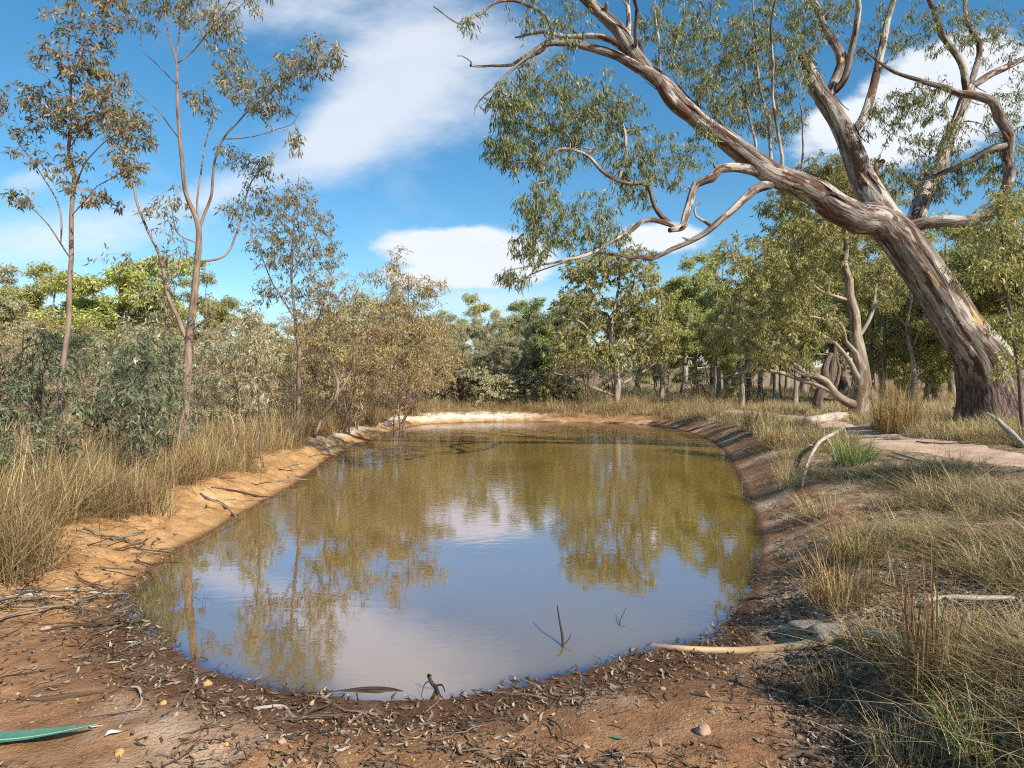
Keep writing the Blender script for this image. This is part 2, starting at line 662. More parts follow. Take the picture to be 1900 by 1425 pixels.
LEAF_GUM = leaf_material('leaf_gum', [(0, (0.045, 0.058, 0.028)), (0.45, (0.082, 0.095, 0.042)), (0.8, (0.145, 0.14, 0.058)), (1, (0.24, 0.20, 0.085))])
LEAF_BRONZE = leaf_material('leaf_bronze', [(0, (0.065, 0.075, 0.045)), (0.45, (0.11, 0.112, 0.062)), (0.78, (0.19, 0.15, 0.075)), (1, (0.33, 0.22, 0.10))])
LEAF_SAGE = leaf_material('leaf_sage', [(0, (0.05, 0.065, 0.036)), (0.6, (0.095, 0.112, 0.06)), (1, (0.17, 0.165, 0.085))])
LEAF_GREY = leaf_material('leaf_grey', [(0, (0.13, 0.135, 0.08)), (0.5, (0.225, 0.21, 0.125)), (1, (0.36, 0.295, 0.175))])
LEAF_TAN = leaf_material('leaf_tan', [(0, (0.11, 0.095, 0.046)), (0.5, (0.225, 0.17, 0.08)), (1, (0.36, 0.255, 0.125))])
LEAF_OLIVE = leaf_material('leaf_olive', [(0, (0.105, 0.12, 0.046)), (0.5, (0.205, 0.20, 0.07)), (1, (0.345, 0.30, 0.11))])
LEAF_BRIGHT = leaf_material('leaf_bright', [(0, (0.13, 0.14, 0.048)), (0.5, (0.22, 0.215, 0.065)), (1, (0.35, 0.31, 0.10))])
LEAF_DEEP = leaf_material('leaf_deep', [(0, (0.07, 0.095, 0.036)), (0.5, (0.125, 0.15, 0.052)), (1, (0.23, 0.225, 0.08))])


def bark_material(name, kind):
    m, n = material(name)
    b = n.attr('bark', 'Vector')
    if kind == 'gum':        # smooth bark shed in long flakes
        q = n.mapping(b, (1.0, 1.0, 0.42))
        warp = n.vmath('ADD', q, n.vmath('SCALE', n.noise(q, 4.0, 3, col=True), 0.16))
        a = n.noise(warp, 3.3, 6, 0.62)
        c = n.noise(n.mapping(warp, (1, 1, 0.7), (7, 2, 5)), 4.4, 6, 0.64)
        e = n.noise(n.mapping(b, (1, 1, 0.22), (3, 9, 1)), 9.0, 6, 0.65)
        base = n.mix(n.smooth(e, 0.35, 0.65), (0.16, 0.125, 0.105), (0.31, 0.265, 0.23))
        col = n.mix(n.smooth(c, 0.50, 0.56), base, (0.115, 0.06, 0.04))
        col = n.mix(n.smooth(a, 0.535, 0.575), col, n.mix(n.smooth(e, 0.35, 0.7), (0.36, 0.31, 0.26), (0.55, 0.49, 0.41)))
        f = n.noise(n.mapping(warp, (1, 1, 0.8), (1, 12, 3)), 3.0, 4, 0.5)
        col = n.mix(n.smooth(f, 0.665, 0.685), col, (0.52, 0.32, 0.13))
        dk = n.noise(n.mapping(b, (1.3, 1.3, 0.15), (5, 5, 5)), 5.5, 5, 0.6)
        col = n.mix(n.smooth(dk, 0.56, 0.66), col, (0.05, 0.032, 0.026))
        # rough dark bark stays on the butt
        butt = n.smooth(n.math('ADD', n.attr('butt'), n.math('MULTIPLY', n.math('SUBTRACT', a, 0.5), 1.6)), 0.35, 0.55)
        butt = n.math('MULTIPLY', butt, n.smooth(n.attr('butt'), 0.0, 0.12))
        col = n.mix(n.math('MULTIPLY', butt, 0.9), col, n.mix(n.smooth(n.noise(n.mapping(b, (1, 1, 0.22), (4, 1, 2)), 17, 5, 0.7), 0.38, 0.62), (0.035, 0.02, 0.015), (0.24, 0.155, 0.12)))
        h = n.math('ADD', n.math('MULTIPLY', a, 0.5), n.math('ADD', n.math('MULTIPLY', e, 0.6), n.math('MULTIPLY', dk, -0.6)))
        n.out(n.principled(col, 0.75, n.bump(h, 1.0, 0.08), 0.15))
    elif kind == 'young':
        e = n.noise(n.mapping(b, (1, 1, 0.25)), 14, 5, 0.6)
        a = n.noise(n.mapping(b, (1, 1, 0.35), (2, 4, 0)), 5, 4, 0.6)
        col = n.mix(n.smooth(e, 0.3, 0.7), (0.16, 0.105, 0.075), (0.33, 0.235, 0.175))
        col = n.mix(n.smooth(a, 0.55, 0.68), col, (0.10, 0.055, 0.04))
        n.out(n.principled(col, 0.8, n.bump(e, 0.6, 0.02), 0.2))
    elif kind == 'pale':
        e = n.noise(n.mapping(b, (1, 1, 0.25)), 8, 5, 0.6)
        a = n.noise(n.mapping(b, (1, 1, 0.3), (2, 4, 0)), 2.6, 5, 0.6)
        col = n.mix(n.smooth(e, 0.3, 0.7), (0.22, 0.17, 0.13), (0.43, 0.36, 0.28))
        col = n.mix(n.smooth(a, 0.52, 0.60), col, (0.17, 0.105, 0.07))
        n.out(n.principled(col, 0.8, n.bump(e, 0.6, 0.03), 0.2))
    elif kind == 'rough':
        e = n.noise(n.mapping(b, (1, 1, 0.2)), 10, 6, 0.7)
        col = n.mix(n.smooth(e, 0.3, 0.7), (0.07, 0.05, 0.04), (0.26, 0.19, 0.145))
        n.out(n.principled(col, 0.9, n.bump(e, 1.0, 0.05), 0.1))
    elif kind == 'dead':
        e = n.noise(n.mapping(b, (1, 1, 0.12)), 26, 5, 0.6)
        col = n.mix(n.smooth(e, 0.3, 0.7), (0.25, 0.20, 0.16), (0.52, 0.45, 0.37))
        n.out(n.principled(col, 0.85, n.bump(e, 0.7, 0.01), 0.2))
    elif kind == 'stick':
        oi = n.new('ShaderNodeObjectInfo')
        e = n.noise(n.mapping(b, (1, 1, 0.12)), 60, 4, 0.6)
        c0 = n.ramp(oi.outputs['Random'], [(0, (0.05, 0.035, 0.025)), (0.5, (0.13, 0.085, 0.055)), (1, (0.33, 0.26, 0.19))])
        col = n.mix(n.smooth(e, 0.3, 0.7), n.mix(0.5, c0, (0.03, 0.02, 0.015)), c0)
        n.out(n.principled(col, 0.85, n.bump(e, 0.6, 0.004), 0.2))
    elif kind == 'peeled':
        e = n.noise(n.mapping(b, (1, 1, 0.1)), 40, 5, 0.6)
        col = n.mix(n.smooth(e, 0.3, 0.7), (0.42, 0.27, 0.13), (0.62, 0.44, 0.25))
        a = n.noise(n.mapping(b, (1, 1, 0.6)), 7, 4, 0.6)
        col = n.mix(n.smooth(a, 0.58, 0.7), col, (0.2, 0.12, 0.06))
        n.out(n.principled(col, 0.6, n.bump(e, 0.4, 0.004), 0.3))
    return m


BARK_GUM = bark_material('bark_gum', 'gum')
BARK_YOUNG = bark_material('bark_young', 'young')
BARK_PALE = bark_material('bark_pale', 'pale')
BARK_ROUGH = bark_material('bark_rough', 'rough')
WOOD_DEAD = bark_material('wood_dead', 'dead')
WOOD_STICK = bark_material('wood_stick', 'stick')
WOOD_PEELED = bark_material('wood_peeled', 'peeled')
WOOD_WET, _n = material('wood_wet')
_e = _n.noise(_n.mapping(_n.attr('bark', 'Vector'), (1, 1, .15)), 50, 4)
_n.out(_n.principled(_n.mix(_e, (.012, .009, .007), (.07, .05, .035)), .6, _n.bump(_e, .6, .004), .3))


def ground_material():
    m, n = material('earth')
    pos = n.new('ShaderNodeNewGeometry').outputs['Position']
    wet, org, pale, veg = n.attr('wet'), n.attr('orange'), n.attr('pale'), n.attr('veg')
    big = n.noise(pos, 0.9, 3, 0.6)
    mid = n.noise(pos, 4.5, 5, 0.66)
    fine = n.noise(pos, 38, 3, 0.7)
    grit = n.noise(pos, 160, 2, 0.7)
    red = n.mix(n.smooth(mid, 0.3, 0.7), (0.225, 0.108, 0.046), (0.40, 0.215, 0.105))
    red = n.mix(n.smooth(big, 0.52, 0.66), red, (0.52, 0.36, 0.23))
    ora = n.mix(n.smooth(mid, 0.32, 0.68), (0.37, 0.185, 0.065), (0.54, 0.32, 0.14))
    ora = n.mix(n.smooth(big, 0.55, 0.7), ora, (0.60, 0.41, 0.21))
    col = n.mix(org, red, ora)
    col = n.mix(n.math('MULTIPLY', pale, n.smooth(mid, 0.25, 0.55)), col, (0.80, 0.70, 0.55))
    soil = n.mix(n.smooth(mid, 0.35, 0.65), (0.16, 0.105, 0.06), (0.40, 0.29, 0.155))
    col = n.mix(n.smooth(n.math('ADD', veg, n.math('MULTIPLY', n.math('SUBTRACT', mid, 0.5), 0.9)), 0.35, 0.65), col, soil)
    # grit and dark organic specks
    col = n.mix(n.math('MULTIPLY', n.smooth(fine, 0.55, 0.72), 0.55), col, n.mix(0.6, col, (0.05, 0.03, 0.02)))
    col = n.mix(n.math('MULTIPLY', n.smooth(grit, 0.62, 0.74), 0.45), col, n.mix(0.5, col, (0.7, 0.55, 0.4)))
    wetn = n.smooth(n.math('ADD', wet, n.math('MULTIPLY', n.math('SUBTRACT', mid, 0.5), 0.7)), 0.2, 0.85)
    col = n.mix(wetn, col, n.mix(1.0, col, (0.40, 0.35, 0.33), 'MULTIPLY'))
    rough = n.math('SUBTRACT', 0.93, n.math('MULTIPLY', wetn, 0.5))
    h = n.math('ADD', n.math('MULTIPLY', mid, 1.0), n.math('ADD', n.math('MULTIPLY', fine, 0.5), n.math('MULTIPLY', grit, 0.16)))
    n.out(n.principled(col, rough, n.bump(h, 0.9, 0.035), 0.25))
    return m


def path_material():
    m, n = material('path_earth')
    pos = n.new('ShaderNodeNewGeometry').outputs['Position']
    mid = n.noise(pos, 3.0, 6, 0.65)
    fine = n.noise(pos, 40, 5, 0.7)
    col = n.mix(n.smooth(mid, 0.3, 0.7), (0.45, 0.29, 0.19), (0.62, 0.45, 0.33))
    col = n.mix(n.math('MULTIPLY', n.smooth(fine, 0.55, 0.75), 0.5), col, (0.22, 0.13, 0.08))
    n.out(n.principled(col, 0.95, n.bump(n.math('ADD', mid, n.math('MULTIPLY', fine, 0.5)), 0.8, 0.02), 0.15))
    return m


def water_material():
    m, n = material('pond_water')
    pos = n.new('ShaderNodeNewGeometry').outputs['Position']
    depth = n.attr('depth')
    big = n.noise(pos, 0.35, 3, 0.5)
    mud = n.mix(n.smooth(big, 0.3, 0.7), (0.20, 0.125, 0.024), (0.26, 0.165, 0.036))
    dif = n.new('ShaderNodeBsdfDiffuse')
    n.put(dif.inputs[0], mud)
    tr = n.new('ShaderNodeBsdfTransparent')
    tr.inputs[0].default_value = (0.92, 0.80, 0.62, 1)
    clear = n.math('EXPONENT', n.math('MULTIPLY', n.math('MAXIMUM', depth, 0.0), -60.0))
    body = n.new('ShaderNodeMixShader')
    n.put(body.inputs[0], clear)
    m.node_tree.links.new(dif.outputs[0], body.inputs[1])
    m.node_tree.links.new(tr.outputs[0], body.inputs[2])
    # breeze ruffles parts of the surface, the near end is calm
    r1 = n.noise(n.mapping(pos, (1.0, 1.9, 1)), 5.5, 3, 0.5, 0.3)
    r2 = n.noise(n.mapping(pos, (0.8, 2.4, 1)), 16, 2, 0.5)
    breeze = n.smooth(n.noise(n.mapping(pos, (0.25, 0.8, 1)), 0.6, 2), 0.42, 0.62)
    sp = n.new('ShaderNodeSeparateXYZ')
    n.put(sp.inputs[0], pos)
    far = n.math('ADD', 0.16, n.math('MULTIPLY', n.smooth(sp.outputs[1], 4.0, 13.0), 0.5))
    h = n.math('MULTIPLY', n.math('ADD', r1, n.math('MULTIPLY', n.math('MULTIPLY', r2, breeze), 0.45)), far)
    bm = n.bump(h, 0.17, 0.018)
    gl = n.new('ShaderNodeBsdfGlossy')
    gl.inputs['Roughness'].default_value = 0.015
    gl.inputs[0].default_value = (0.93, 0.88, 1.0, 1)
    n.put(gl.inputs['Normal'], bm)
    fr = n.new('ShaderNodeFresnel')
    fr.inputs['IOR'].default_value = 1.36
    n.put(fr.inputs['Normal'], bm)
    fac = n.math('MINIMUM', n.math('ADD', n.math('MULTIPLY', fr.outputs[0], 1.6), 0.24), 0.56)
    mx = n.new('ShaderNodeMixShader')
    n.put(mx.inputs[0], fac)
    m.node_tree.links.new(body.outputs[0], mx.inputs[1])
    m.node_tree.links.new(gl.outputs[0], mx.inputs[2])
    n.out(mx.outputs[0])
    return m


# ------------------------------------------------------------------ ground and water
def axis(lo, hi, dense0, dense1, step, growth):
    mid = list(np.arange(dense0, dense1, step))
    a, s = mid[-1], step
    while a < hi:
        s *= growth
        a += s
        mid.append(a)
    a, s = mid[0], step
    pre = []
    while a > lo:
        s *= growth
        a -= s
        pre.append(a)
    return np.array(pre[::-1] + mid)


def build_ground():
    xs = axis(-700, 700, -4.2, 3.6, 0.036, 1.045)
    ys = axis(-60, 900, 2.2, 7.0, 0.032, 1.022)
    nx, ny = len(xs), len(ys)
    X, Y = np.meshgrid(xs, ys)
    x, y = X.ravel(), Y.ravel()
    d = shore_dist(x, y)
    z = ground_z(x, y, d)
    wF, wB, wR = weights(x, y)
    i, j = np.meshgrid(np.arange(ny - 1), np.arange(nx - 1), indexing='ij')
    a = (i * nx + j).ravel()
    q = np.stack([a, a + 1, a + nx + 1, a + nx], -1)
    land = d > 0
    wet = np.where(land, np.exp(-np.maximum(z, 0) / (0.035 + .05 * wF)) * np.exp(-np.maximum(d, 0) / (0.35 + .35 * wF)) * (1 + .35 * wF), 1.0)
    orange = np.clip((1 - wR) * (1 - wF * sstep(-1.9, -3.2, -(-x)) * 0 - wF) + wB * 0.55 * sstep(3, -3, x) , 0, 1)
    orange = np.clip((1 - wR) * (1 - wF) + wF * 0.75 * sstep(-2.5, -3.4, x) * sstep(3.7, 4.4, y) + 0.35 * wB, 0, 1)
    pale = sstep(13, 19, y) * sstep(0.35, 0.8, d) * (1 - sstep(-1.0, 2.5, x))
    edgeL = 0.74 + 0.8 * (fbm(x * 1.3, y * 1.3, 21) - 0.47)
    edgeR = 0.64 + 0.6 * (fbm(x * 1.1, y * 1.1, 22) - 0.47)
    edgeB = 1.35
    e = edgeL * (1 - wR) + edgeR * wR
    e = e * (1 - wB) + edgeB * wB
    veg = sstep(e - 0.1, e + 0.4, d) * (1 - wF)
    gm = ground_material()
    me = mesh_from('ground', np.stack([x, y, z], -1), q, None, gm, True, {'wet': wet, 'orange': orange, 'pale': pale, 'veg': veg})
    tag(link('ground', me), kind='structure', label='dry red earth and grass flats around the pond')
    keep = (d < 0.45) & (y > 2) & (y < 30)
    kq = keep[q].all(1)
    q2 = q[kq]
    used = np.unique(q2)
    remap = np.full(len(x), -1)
    remap[used] = np.arange(len(used))
    me = mesh_from('water', np.stack([x[used], y[used], x[used] * 0], -1), remap[q2], None, water_material(), True, {'depth': -z[used]})
    tag(link('water', me), kind='structure', label='still muddy brown pond water reflecting the sky')
    # footpath: a sheet just over the ground
    pts = PATH_PTS
    tan = np.gradient(pts, axis=0)
    tan /= np.linalg.norm(tan, axis=1, keepdims=True)
    nor = np.stack([tan[:, 1], -tan[:, 0]], -1)
    K = 400
    P2 = catmull(pts, K)
    N2 = catmull(nor, K)
    cols = np.linspace(-1, 1, 9)
    s = np.arange(K)
    hw = 0.62 + 0.5 * (fbm(s * 0.11, s * 0 + 2.0, 31) - 0.47)
    gx = P2[:, None, 0] + N2[:, None, 0] * cols * hw[:, None]
    gy = P2[:, None, 1] + N2[:, None, 1] * cols * hw[:, None]
    zz = ground_z(gx.ravel(), gy.ravel()).reshape(gx.shape) + 0.012 * (1 - (np.abs(cols) > 0.99) * 3.0)
    v = np.stack([gx, gy, zz], -1).reshape(-1, 3)
    i, j = np.meshgrid(np.arange(K - 1), np.arange(8), indexing='ij')
    a = (i * 9 + j).ravel()
    me = mesh_from('path', v, np.stack([a, a + 1, a + 10, a + 9], -1), None, path_material(), True)
    tag(link('path', me), kind='structure', label='pale worn dirt footpath along the pond')


build_ground()


# ------------------------------------------------------------------ trees
WIDTH_K = [1.0]


def limb_pts(spec, D0, D1, rng, amp=0.02, per=5):
    """pixel trace (x, y, width) with its own depth run -> smooth 3-D polyline and radii"""
    m = len(spec)
    D = np.linspace(D0, D1, m)
    pts = np.array([P(s[0], s[1], d) for s, d in zip(spec, D)])
    wid = np.array([s[2] if len(s) > 2 else np.nan for s in spec], float)
    ok = ~np.isnan(wid)
    wid = np.interp(np.arange(m), np.arange(m)[ok], wid[ok])
    rad = wid / 2 * D / F_PX * WIDTH_K[0]
    n = (m - 1) * per + 1
    sm = catmull(np.column_stack([pts, rad]), n)
    p = wander(sm[:, :3], amp * .5 + 0.38 * rad.mean() * min(1.0, .07 / rad.mean()), rng)
    return p, np.maximum(sm[:, 3], 0.002)


def traced_tree(name, label, cat, trunk, limbs, clusters, leafmat, bark, seed, per=12, leaf=(0.10, 0.018), droop=0.9,
                spread=0.03, rt=0.0022, disp=0.06, flare=None, twigmat=None, trunk_sides=16, group=None, base=None, sag=0.10, more=1.0):
    """trunk/limbs: (trace, depth0, depth1); clusters: (px, py, rx, ry, depth, half depth, twig ends)"""
    rng = np.random.default_rng(seed)
    tp, tr = limb_pts(trunk[0], trunk[1], trunk[2], rng, 0.012, 10 if trunk_sides > 30 else 5)
    root = link(name, None)
    root.location = base if base is not None else tp[0]
    tag(root, label, cat, group)
    off = -np.array(root.location)
    T = Tubes()
    T.add(tp + off, tr, trunk_sides, disp, 2.4, seed, flare)
    me = T.mesh('trunk', bark)
    co = np.empty(len(me.vertices) * 3, np.float32)
    me.vertices.foreach_get('co', co)
    me.attributes.new('butt', 'FLOAT', 'POINT').data.foreach_set('value', (1 - sstep(.3, 1.9, co[2::3])).astype(np.float32))
    link('trunk', me, root)
    nodes = [tp[2:]]
    for k, (tracel, d0, d1) in enumerate(limbs):
        p, r = limb_pts(tracel, d0, d1, rng, 0.018)
        # start inside the wood it grows from
        allp = np.concatenate(nodes)
        j = int(np.argmin(((allp - p[0]) ** 2).sum(1)))
        sh = allp[j] - p[0]
        if np.linalg.norm(sh) < 1.2:
            w = np.exp(-np.arange(len(p)) / 3.0)[:, None]
            p = p + sh * w
        r[0] *= .55
        r[1] *= .85
        L = Tubes()
        L.add(p + off, r, 12 if r.max() > 0.06 else 8, disp * 0.9, 3.0, seed + k + 1)
        if r.max() > 0.045 and disp > .07:          # broken stubs and knots
            for q in range(int(rng.integers(1, 4))):
                i = int(rng.integers(len(p) // 4, len(p) - 3))
                dv = rng.normal(0, 1, 3)
                dv[2] = abs(dv[2])
                dv /= np.linalg.norm(dv)
                ln = rng.uniform(.8, 2.4) * r[i] + r[i]
                sp = np.stack([p[i] + dv * ln * t_ + (p[i + 2] - p[i]) * t_ * .6 for t_ in (0, .45, .8, 1)])
                L.add(sp + off, r[i] * np.array([.5, .40, .30, .2]), 7, .2, 9.0, seed + q)
        link('limb', L.mesh('limb', bark), root)
        nodes.append(p)
    nodes = np.concatenate(nodes)
    ends = []
    for (px, py, rx, ry, D, rD, n) in clusters:
        n = int(n * more)
        g = rng.normal(0, 1, (n, 3))
        g /= np.linalg.norm(g, axis=1, keepdims=True)
        g *= rng.random((n, 1)) ** 0.45
        dd = D + g[:, 1] * rD
        ends.append(np.stack([((px - CX) / F_PX + g[:, 0] * rx / F_PX) * D, dd, CAM_H + (CY - py + g[:, 2] * ry) / F_PX * D], -1))
    if ends:
        ends = np.concatenate(ends)
        curves, desc = grow_twigs(nodes, ends, rng, sag)
        B = Tubes()
        r0 = rt * desc ** 0.42
        B.add_batch(curves + off, np.stack([r0, r0 * 0.85, r0 * 0.7, np.full(len(r0), rt * 0.5)], 1), 4)
        tag(link('branchlets', B.mesh('branchlets', twigmat or bark), root), kind='stuff')
        pos, d = spray_leaves(curves, per, rng, spread, droop)
        ln = leaf[0] * rng.uniform(0.55, 1.25, len(pos))
        wd = leaf[1] * rng.uniform(0.6, 1.3, len(pos))
        link('crown', leaf_mesh('crown', pos + off, d, ln, wd, leafmat, rng), root)
    return root


# ---- the great leaning gum
def root_flare(seg, th):
    k = np.exp(-seg / 0.55)
    return 1 + k * (0.38 + 0.22 * np.cos(5 * th + 0.6) + 0.14 * np.cos(3 * th)) + 0.05 * np.cos(7 * th) * np.exp(-seg / 2.5)


WIDTH_K[0] = 0.61
GUM_BASE = on_ground(1838, 786)
DG = float(GUM_BASE[1])
print('gum base', GUM_BASE)
gum = traced_tree(
    'gum_tree', 'huge leaning gum with mottled cream and brown bark overhanging the pond', 'tree',
    ([(1856, 815, 205), (1845, 768, 180), (1826, 690, 152), (1792, 620, 128), (1738, 535, 116), (1690, 470, 112), (1655, 425, 104), (1625, 400, 78), (1600, 384, 40)], DG, DG - 0.75),
    [([(1660, 435, 88), (1600, 408, 92), (1540, 375, 86), (1480, 345, 76), (1400, 298, 66), (1330, 248, 58), (1270, 198, 50), (1220, 142, 44), (1165, 82, 42), (1110, 25, 36), (1060, -30, 28), (1010, -90, 16)], DG - 0.5, DG - 2.6),
     ([(1672, 440, 84), (1625, 385, 84), (1595, 320, 72), (1562, 245, 60), (1532, 190, 52), (1505, 150, 46), (1492, 104, 34)], DG - 0.5, DG - 0.2),
     ([(1690, 430, 56), (1712, 370, 48), (1748, 295, 40), (1778, 222, 36), (1796, 165, 32)], DG - 0.4, DG + 1.0),
     ([(1680, 425, 40), (1740, 412, 38), (1800, 410, 36), (1848, 388, 35), (1872, 340, 33), (1874, 275, 31), (1858, 215, 29), (1822, 182, 25), (1770, 172, 18), (1700, 152, 13), (1640, 122, 9), (1600, 88, 5)], DG - 0.7, DG - 1.6),
     # second stem of the left limb and its dead ends
     ([(1315, 238, 40), (1255, 192, 40), (1205, 135, 34), (1150, 105, 28), (1085, 88, 24), (1030, 78, 20), (975, 104, 12), (920, 122, 8), (876, 126, 6), (868, 106, 4), (852, 97, 3)], DG - 1.6, DG - 3.4),
     ([(1195, 118, 22), (1135, 76, 20), (1080, 66, 17), (1010, 64, 12), (955, 66, 5)], DG - 2.0, DG - 1.2),
     ([(1048, 80, 16), (985, 108, 11), (935, 150, 8), (895, 178, 5), (880, 212, 3)], DG - 2.9, DG - 4.2),
     ([(1032, 66, 14), (1010, 28, 13), (972, 4, 11), (920, 0, 9), (880, 34, 6), (850, 44, 5), (805, 8, 3)], DG - 2.6, DG - 3.8),
     ([(1175, 85, 18), (1168, 40, 15), (1162, -20, 12)], DG - 2.2, DG - 1.6),
     ([(1200, 85, 14), (1185, 30, 12), (1172, -25, 9)], DG - 2.2, DG - 3.0),
     # upright stems
     ([(1560, 175, 32), (1556, 130, 30), (1545, 80, 26), (1512, 22, 22), (1490, -30, 16)], DG - 0.3, DG + 0.4),
     ([(1575, 185, 22), (1582, 118, 20), (1588, 40, 18), (1592, -30, 14)], DG - 0.3, DG - 1.0),
     ([(1600, 245, 24), (1616, 200, 26), (1632, 120, 23), (1652, 40, 19), (1664, -30, 15)], DG - 0.4, DG + 0.5),
     ([(1795, 168, 24), (1782, 112, 20), (1745, 50, 17), (1708, -25, 12)], DG + 0.9, DG + 0.4),
     ([(1800, 165, 20), (1812, 95, 17), (1792, 30, 14), (1800, -40, 10)], DG + 1.0, DG + 1.8),
     ([(1798, 168, 22), (1850, 132, 20), (1910, 108, 16), (1990, 60, 10)], DG + 1.0, DG + 2.0),
     ([(1870, 272, 26), (1810, 292, 22), (1752, 318, 15), (1700, 340, 9)], DG - 1.3, DG - 0.4),
     ([(1640, 330, 14), (1636, 302, 10), (1637, 286, 3)], DG - 0.5, DG - 0.7),
     # low limbs hanging over the water
     ([(1425, 345, 34), (1375, 320, 30), (1332, 320, 27), (1298, 346, 25), (1275, 392, 23), (1262, 420, 22), (1246, 432, 15)], DG - 1.2, DG - 2.6),
     ([(1262, 414, 17), (1205, 406, 15), (1160, 434, 14), (1095, 470, 11), (1030, 486, 8), (985, 492, 5), (935, 502, 3)], DG - 2.5, DG - 4.2),
     ([(1250, 425, 16), (1216, 384, 15), (1203, 348, 13), (1168, 340, 12), (1130, 320, 11), (1085, 286, 10), (1040, 276, 8), (1000, 302, 6), (930, 296, 3)], DG - 2.5, DG - 3.6),
     ([(1150, 330, 11), (1165, 275, 9), (1156, 228, 7), (1118, 198, 4)], DG - 3.0, DG - 2.2),
     ([(1440, 368, 34), (1392, 362, 27), (1352, 396, 22), (1300, 440, 18), (1222, 474, 14), (1182, 480, 11), (1140, 464, 9), (1062, 482, 6), (980, 512, 3)], DG - 1.1, DG - 3.2),
     ([(1330, 420, 12), (1300, 408, 9), (1288, 392, 6), (1300, 376, 4)], DG - 2.0, DG - 1.6),
     # upright suckers on the left limb
     ([(1440, 318, 11), (1428, 240, 10), (1410, 150, 8), (1400, 40, 6), (1392, -30, 4)], DG - 1.2, DG - 0.6),
     ([(1455, 322, 12), (1446, 260, 10), (1436, 160, 8), (1432, 50, 6), (1445, -30, 4)], DG - 1.2, DG - 1.9),
     ([(1400, 298, 10), (1398, 240, 8), (1370, 140, 6), (1330, 60, 4), (1300, 0, 3)], DG - 1.4, DG - 1.0),
     ([(1480, 340, 8), (1492, 270, 6), (1480, 190, 4)], DG - 1.0, DG - 1.6),
     ([(1235, 155, 9), (1226, 90, 7), (1215, 20, 5), (1220, -30, 3)], DG - 2.0, DG - 1.4),
     ],
    [(950, 195, 55, 35, DG - 3.8, .6, 45), (1010, 150, 70, 45, DG - 3.2, .7, 60), (985, 235, 65, 40, DG - 3.4, .8, 70), (1060, 210, 70, 40, DG - 2.9, .8, 70),
     (1110, 180, 70, 40, DG - 2.6, .7, 60), (930, 270, 40, 45, DG - 3.6, .5, 55), (1000, 300, 70, 40, DG - 3.4, .7, 55), (1080, 260, 70, 40, DG - 2.8, .8, 60),
     (1150, 230, 60, 45, DG - 2.4, .8, 50), (1180, 300, 60, 40, DG - 2.6, .6, 50), (1240, 300, 55, 50, DG - 2.2, .8, 55), (1000, 385, 50, 45, DG - 3.6, .6, 60),
     (985, 445, 45, 45, DG - 3.8, .6, 50), (1050, 420, 50, 40, DG - 3.2, .7, 40), (1100, 390, 60, 35, DG - 3.0, .7, 40), (1120, 440, 60, 30, DG - 3.0, .7, 35),
     (960, 515, 45, 18, DG - 3.7, .4, 22), (1050, 60, 60, 40, DG - 2.8, .8, 30), (1190, 350, 45, 40, DG - 2.6, .5, 30), (1300, 270, 40, 40, DG - 1.6, .6, 25),
     (880, 40, 40, 20, DG - 3.6, .4, 8), (1000, 30, 60, 30, DG - 3.2, .6, 18),
     # upright foliage behind the limb
     (1290, 60, 60, 70, DG - 1.0, 1.0, 95), (1350, 110, 70, 80, DG - 0.8, 1.0, 130), (1420, 60, 70, 80, DG - 0.6, 1.0, 130), (1400, 190, 55, 60, DG - 0.8, .9, 90),
     (1330, 200, 45, 50, DG - 1.2, .8, 60), (1470, 130, 45, 70, DG - 0.6, .9, 75), (1460, 220, 40, 50, DG - 0.9, .8, 45), (1290, 150, 40, 40, DG - 1.2, .6, 40),
     (1500, 40, 50, 50, DG - 0.2, 1.0, 60), (1540, 20, 60, 40, DG, 1.0, 55), (1230, 30, 50, 40, DG - 1.5, .8, 40), (1250, 95, 40, 40, DG - 1.5, .8, 30),
     # right side
     (1640, 60, 60, 50, DG + .4, 1.0, 50), (1720, 60, 60, 50, DG + .6, 1.0, 55), (1700, 190, 70, 45, DG - 1.0, .8, 75), (1640, 215, 40, 50, DG - 0.8, .8, 35),
     (1740, 250, 60, 45, DG - .6, .8, 60), (1790, 60, 60, 50, DG + 1.2, 1.0, 50), (1860, 60, 60, 60, DG + 1.5, 1.0, 55), (1850, 290, 50, 50, DG - .6, .9, 60),
     (1800, 330, 60, 50, DG - .6, .9, 65), (1720, 340, 50, 40, DG - .2, .8, 35), (1680, 320, 40, 35, DG - .4, .6, 25), (1890, 200, 50, 60, DG, .9, 60),
     (1960, 120, 70, 90, DG + 1, 1.2, 70), (1960, 330, 60, 80, DG, 1.0, 60), (1840, 440, 60, 40, DG - .4, .8, 40), (1050, -70, 90, 50, DG - 2.8, 1, 50), (1450, -80, 200, 50, DG - .6, 1.4, 160),
     (1750, -70, 160, 50, DG + .8, 1.4, 120)],
    LEAF_GUM, BARK_GUM, 101, per=17, leaf=(0.115, 0.019), droop=1.15, spread=0.035, disp=0.085, flare=root_flare, twigmat=BARK_PALE, trunk_sides=64, rt=0.0030, more=1.12)


